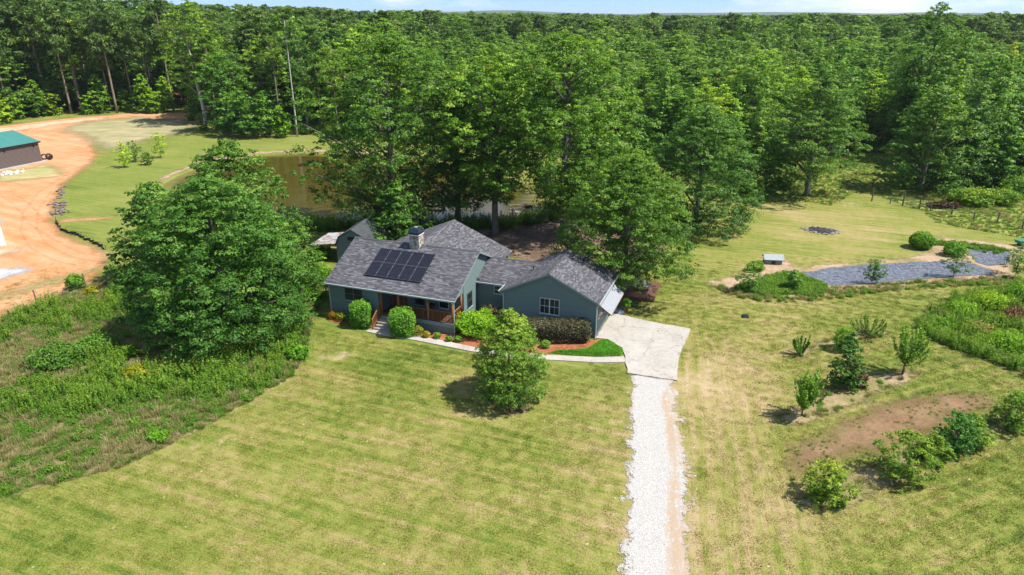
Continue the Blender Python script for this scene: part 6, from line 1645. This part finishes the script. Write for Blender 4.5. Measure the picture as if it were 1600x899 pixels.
# young growth along the wood edge
for (px, py), s_, k, c_ in [((-118.97, 162.99), 1.0, 7, (1.9, 1.6, 0.6)), ((-119.85, 169.23), 0.9, 7, (1.5, 1.4, 0.7)), ((-117.71, 173.64), 1.1, 6, (1.2, 1.2, 0.8)), ((-115.46, 175.93), 0.9, 7, (1.7, 1.3, 0.5)), ((-107.93, 178.28), 0.8, 7, (1.4, 1.4, 0.7)), ((-106.0, 180.69), 1.2, 6, (1.3, 1.3, 0.75)), ((-95.02, 181.92), 1.2, 6, (1.7, 1.6, 0.7)), ((-91.92, 180.69), 0.9, 7, (1.8, 1.6, 0.7)), ((-90.85, 184.42), 1.1, 6, (1.6, 1.5, 0.7)), ((-124.4, 173.64), 1.2, 6, (1.3, 1.3, 0.7)), ((-101.33, 184.42), 0.9, 7, (1.4, 1.4, 0.7)), ((-59.84, 146.64), 1.1, 6, (0.8, 0.95, 0.8)), ((-55.85, 145.01), 1.2, 6, (0.75, 0.9, 0.85)), ((-52.08, 145.82), 1.1, 6, (0.8, 0.95, 0.8)), ((-48.7, 145.82), 1.0, 7, (1.5, 1.5, 0.7)), ((36.98, 97.97), 0.9, 6, (1.2, 1.2, 0.8)), ((40.37, 99.55), 0.8, 7, (1.3, 1.3, 0.7)), ((68.39, 99.55), 1.0, 6, (0.9, 1.0, 0.85)), ((71.67, 98.75), 1.1, 6, (0.85, 1.0, 0.85)), ((64.12, 99.55), 1.0, 6, (0.8, 0.95, 0.9)), ((30.89, 97.97), 0.9, 6, (1.2, 1.2, 0.8)), ((-77.83, 169.23), 0.7, 7, (1.0, 1.1, 0.9)), ((-68.81, 154.41), 0.6, 7, (0.9, 1.0, 0.9))]:
    nm, ms, lf_, bk = KINDS[k]; zo = zone_of(math.degrees(math.atan2(px, py)))
    plant_tree(nm, ms, (px, py, 0), 'low young tree in the wood edge %s' % zo, group='understory trees of the wood edge %s' % zo, rz=float(r_.uniform(0, 6.28)), s=s_, color=c_)
# the tall bare pines one sees singly in front of the wood
for (px, py), s_ in [((-122.46, 170.31), 1.04), ((-112.35, 178.28), 1.1), ((-112.02, 181.92), 1.06), ((-105.55, 184.42), 0.98), ((-102.03, 180.69), 1.12), ((-100.79, 186.99), 1.05), ((-94.57, 184.42), 1.0), ((-89.75, 185.69), 1.08), ((-122.56, 180.69), 1.0), ((-127.65, 167.1), 1.05)]:
    nm, ms, lf_, bk = KINDS[4 if s_ > 1.03 else 5]
    plant_tree(nm, ms, (px, py, 0), 'bare trunked pine in the wood edge beyond the clay yard', group='pine trees of the wood edge beyond the clay yard', leafm=lf_, bark=bk, rz=float(r_.uniform(0, 6.28)), s=s_)
# everything behind reads as one wood
cs = set(cand)
rest = np.array([i for i in range(len(P)) if i not in cs])
protos = []
for nm, (w, c), lf_, bk in KINDS[:6]:
    for cc in ((1.15, 1.2, 1.0), (.9, 1.04, .98), (1.42, 1.38, .95), (1.75, 1.55, .85), (1.15, 1.3, 1.22)):
        nv = len(w.vertices); wv = np.empty(nv*3, np.float32); w.vertices.foreach_get('co', wv)
        cv_ = np.empty(len(c.vertices)*3, np.float32); c.vertices.foreach_get('co', cv_)
        if cc == (1.15, 1.2, 1.0):
            jm = bpy.data.meshes.new('wood_' + nm)
            fw = [tuple(p.vertices) for p in w.polygons]; nf = len(fw)
            nq = len(c.polygons)
            tv = np.zeros(nv + len(c.vertices), np.float32); tmp = np.empty(len(c.vertices), np.float32); c.attributes['tint'].data.foreach_get('value', tmp); tv[nv:] = tmp
            fq = [q for q in fw if len(q) == 4]
            allq = np.concatenate([np.array(fq, int), np.arange(len(c.vertices)).reshape(-1, 4) + nv])
            jm = fast_mesh('wood_' + nm, np.concatenate([wv, cv_]), allq, None, {'tint': tv})
            jm.materials.append(M[bk]); jm.materials.append(M[lf_])
            mi = np.ones(len(allq), np.int32); mi[:len(fq)] = 0
            jm.polygons.foreach_set('material_index', mi)
        protos.append((jm, None, cc))
Pr = P[rest]
scatter('forest', np.column_stack([Pr, height(Pr[:, 0], Pr[:, 1])]), r_.uniform(0, 6.28, len(rest)), sc[rest]*np.where(dist[rest] > 420, 1.0, 1.0), np.where(pk[rest] > 5, pk[rest] - 6, pk[rest])*5 + r_.integers(0, 5, len(rest)), protos, 'mixed pine and hardwood forest stretching to the horizon', r_.uniform(1.0, 1.55, len(rest)))
# forest floor
ff = [(x, y) for x, y in FRONT] + [(1500, 1900), (0, 2300), (-1500, 1900)]
def floor_sheet():
    aa = np.linspace(fa[0], fa[-1], 420); rr = np.concatenate([np.linspace(-4, 40, 30), np.geomspace(50, 2200, 20)])
    A_, Q_ = np.meshgrid(aa, rr); rad = np.interp(A_, fa, fr) + Q_
    X = np.sin(A_)*rad; Y = np.cos(A_)*rad
    I = np.arange(X.size).reshape(X.shape)
    q = np.stack([I[:-1,:-1], I[1:,:-1], I[1:,1:], I[:-1,1:]], -1).reshape(-1, 4)
    z = height(X.ravel(), Y.ravel()) + .1 
    o = link('forest_floor', fast_mesh('forest_floor', np.column_stack([X.ravel(), Y.ravel(), z]), q, None, {'d': Q_.ravel() - 0.0}, True), M['forest_floor'])
    tag(o, 'brown leaf and needle floor under the wood', kind='structure')
floor_sheet()
# short blades standing on the mown turf near the house
NOGRASS = [BACKFIELD, LINER_A, LINER_B, MEADOW, PAD, WALK, DRIVE_L + DRIVE_R[::-1], RMEADOW]
r_ = np.random.default_rng(91)
P = np.column_stack([r_.uniform(-48, 66, 150000), r_.uniform(20, 96, 150000)])
P = P[(np.abs(P[:, 0]) < 0.84*P[:, 1] + 5) & ((P[:, 1] < 68) | (P[:, 0] > 12)) & (r_.random(len(P)) < np.interp(P[:, 1], [44, 62, 70], [1, .5, 0]))]
for Q in NOGRASS: P = P[seg_dist(P, Q) < -.05]
hu_ = (P[:, 0]-HOUSE_O[0])*CA - (P[:, 1]-HOUSE_O[1])*SA; hv_ = (P[:, 0]-HOUSE_O[0])*SA + (P[:, 1]-HOUSE_O[1])*CA
P = P[~((hu_ > -.3) & (hu_ < 23) & (hv_ > -2.4) & (hv_ < 13))]
ix = np.clip(np.searchsorted(ax, P[:, 0]), 0, nx-1); iy = np.clip(np.searchsorted(ay, P[:, 1]), 0, ny-1); gi_ = iy*nx + ix
keep = r_.random(len(P)) > bare[gi_]*1.2 + .35*sstep(.45, .8, dry[gi_])
P = P[keep]; gi_ = gi_[keep]
tb = [(blades(210+k, 42, h, .24, .011, .9), None, (1, 1, 1)) for k, h in enumerate((.03, .042, .065))]
M['turf_blades'] = lawn_material('turf_blades', True)
tb = [(m_, M['turf_blades'], c_) for m_, _, c_ in tb]
lg = scatter('lawn_grass', np.column_stack([P, np.zeros(len(P))]), r_.uniform(0, 6.28, len(P)), r_.uniform(.7, 1.3, len(P)), np.where(r_.random(len(P)) < .5, 0, np.where(r_.random(len(P)) < .85, 1, 2)), tb, 'short mown grass blades of the lawn')
for k, a in (('dry', dry), ('bare', bare), ('lush', lush), ('mb', mb_attr), ('mc', mc)):
    at = lg.data.attributes.new(k, 'FLOAT', 'POINT'); at.data.foreach_set('value', a[gi_].astype(np.float32))
# undergrowth in the wood edge
a_ = rng.uniform(fa[1], fa[-2], 2600); q_ = rng.uniform(.5, 16, 2600)
rad = np.interp(a_, fa, fr) + q_
P = np.column_stack([np.sin(a_)*rad, np.cos(a_)*rad]); u_ = rng.random(len(P))
scatter('wood_undergrowth', np.column_stack([P, np.zeros(len(P))]), rng.uniform(0, 6.28, len(P)), rng.uniform(.8, 2.2, len(P)), np.where(u_ < .6, 4, np.where(u_ < .85, 1, 0)), weeds([(1, 1, 1)]), 'low green undergrowth along the edge of the wood')

# ------------------------------------------------------------------ hills on the horizon
hx = np.linspace(-5200, 5200, 200); hrow = []
for k, (yy, base_) in enumerate(((5200, 0), (5600, 1), (6400, .6), (8000, 0))):
    hz = base_*(14 + 52*fbm(hx/700 + 3, np.full_like(hx, 2.0), 3) + 10*sstep(600, 3200, hx))
    hrow.append(np.column_stack([hx, np.full_like(hx, yy), hz - 2]))
V_ = np.concatenate(hrow); I = np.arange(800).reshape(4, 200)
M['hill'] = plain('far_woods', (.05, .085, .03), 0.9, 0.1, var=.3, scale=.02)
tag(link('hills', fast_mesh('hills', V_, np.stack([I[:-1,:-1], I[:-1,1:], I[1:,1:], I[1:,:-1]], -1).reshape(-1, 4), None, None, True), M['hill']), 'low wooded hills on the horizon', kind='structure')

# ------------------------------------------------------------------ the air
hm, hnt = new_mat('air')
pv = node(hnt, 'ShaderNodeVolumePrincipled', {'Color': (.80, .88, 1.0, 1), 'Density': 0.00008, 'Anisotropy': 0.2})
ho = node(hnt, 'ShaderNodeOutputMaterial'); hnt.links.new(pv.outputs[0], ho.inputs['Volume'])
haze = MB().box(-9500, 9500, -400, 9500, -8, 75).build('haze', hm)
tag(haze, 'thin summer haze over the whole landscape', kind='stuff')
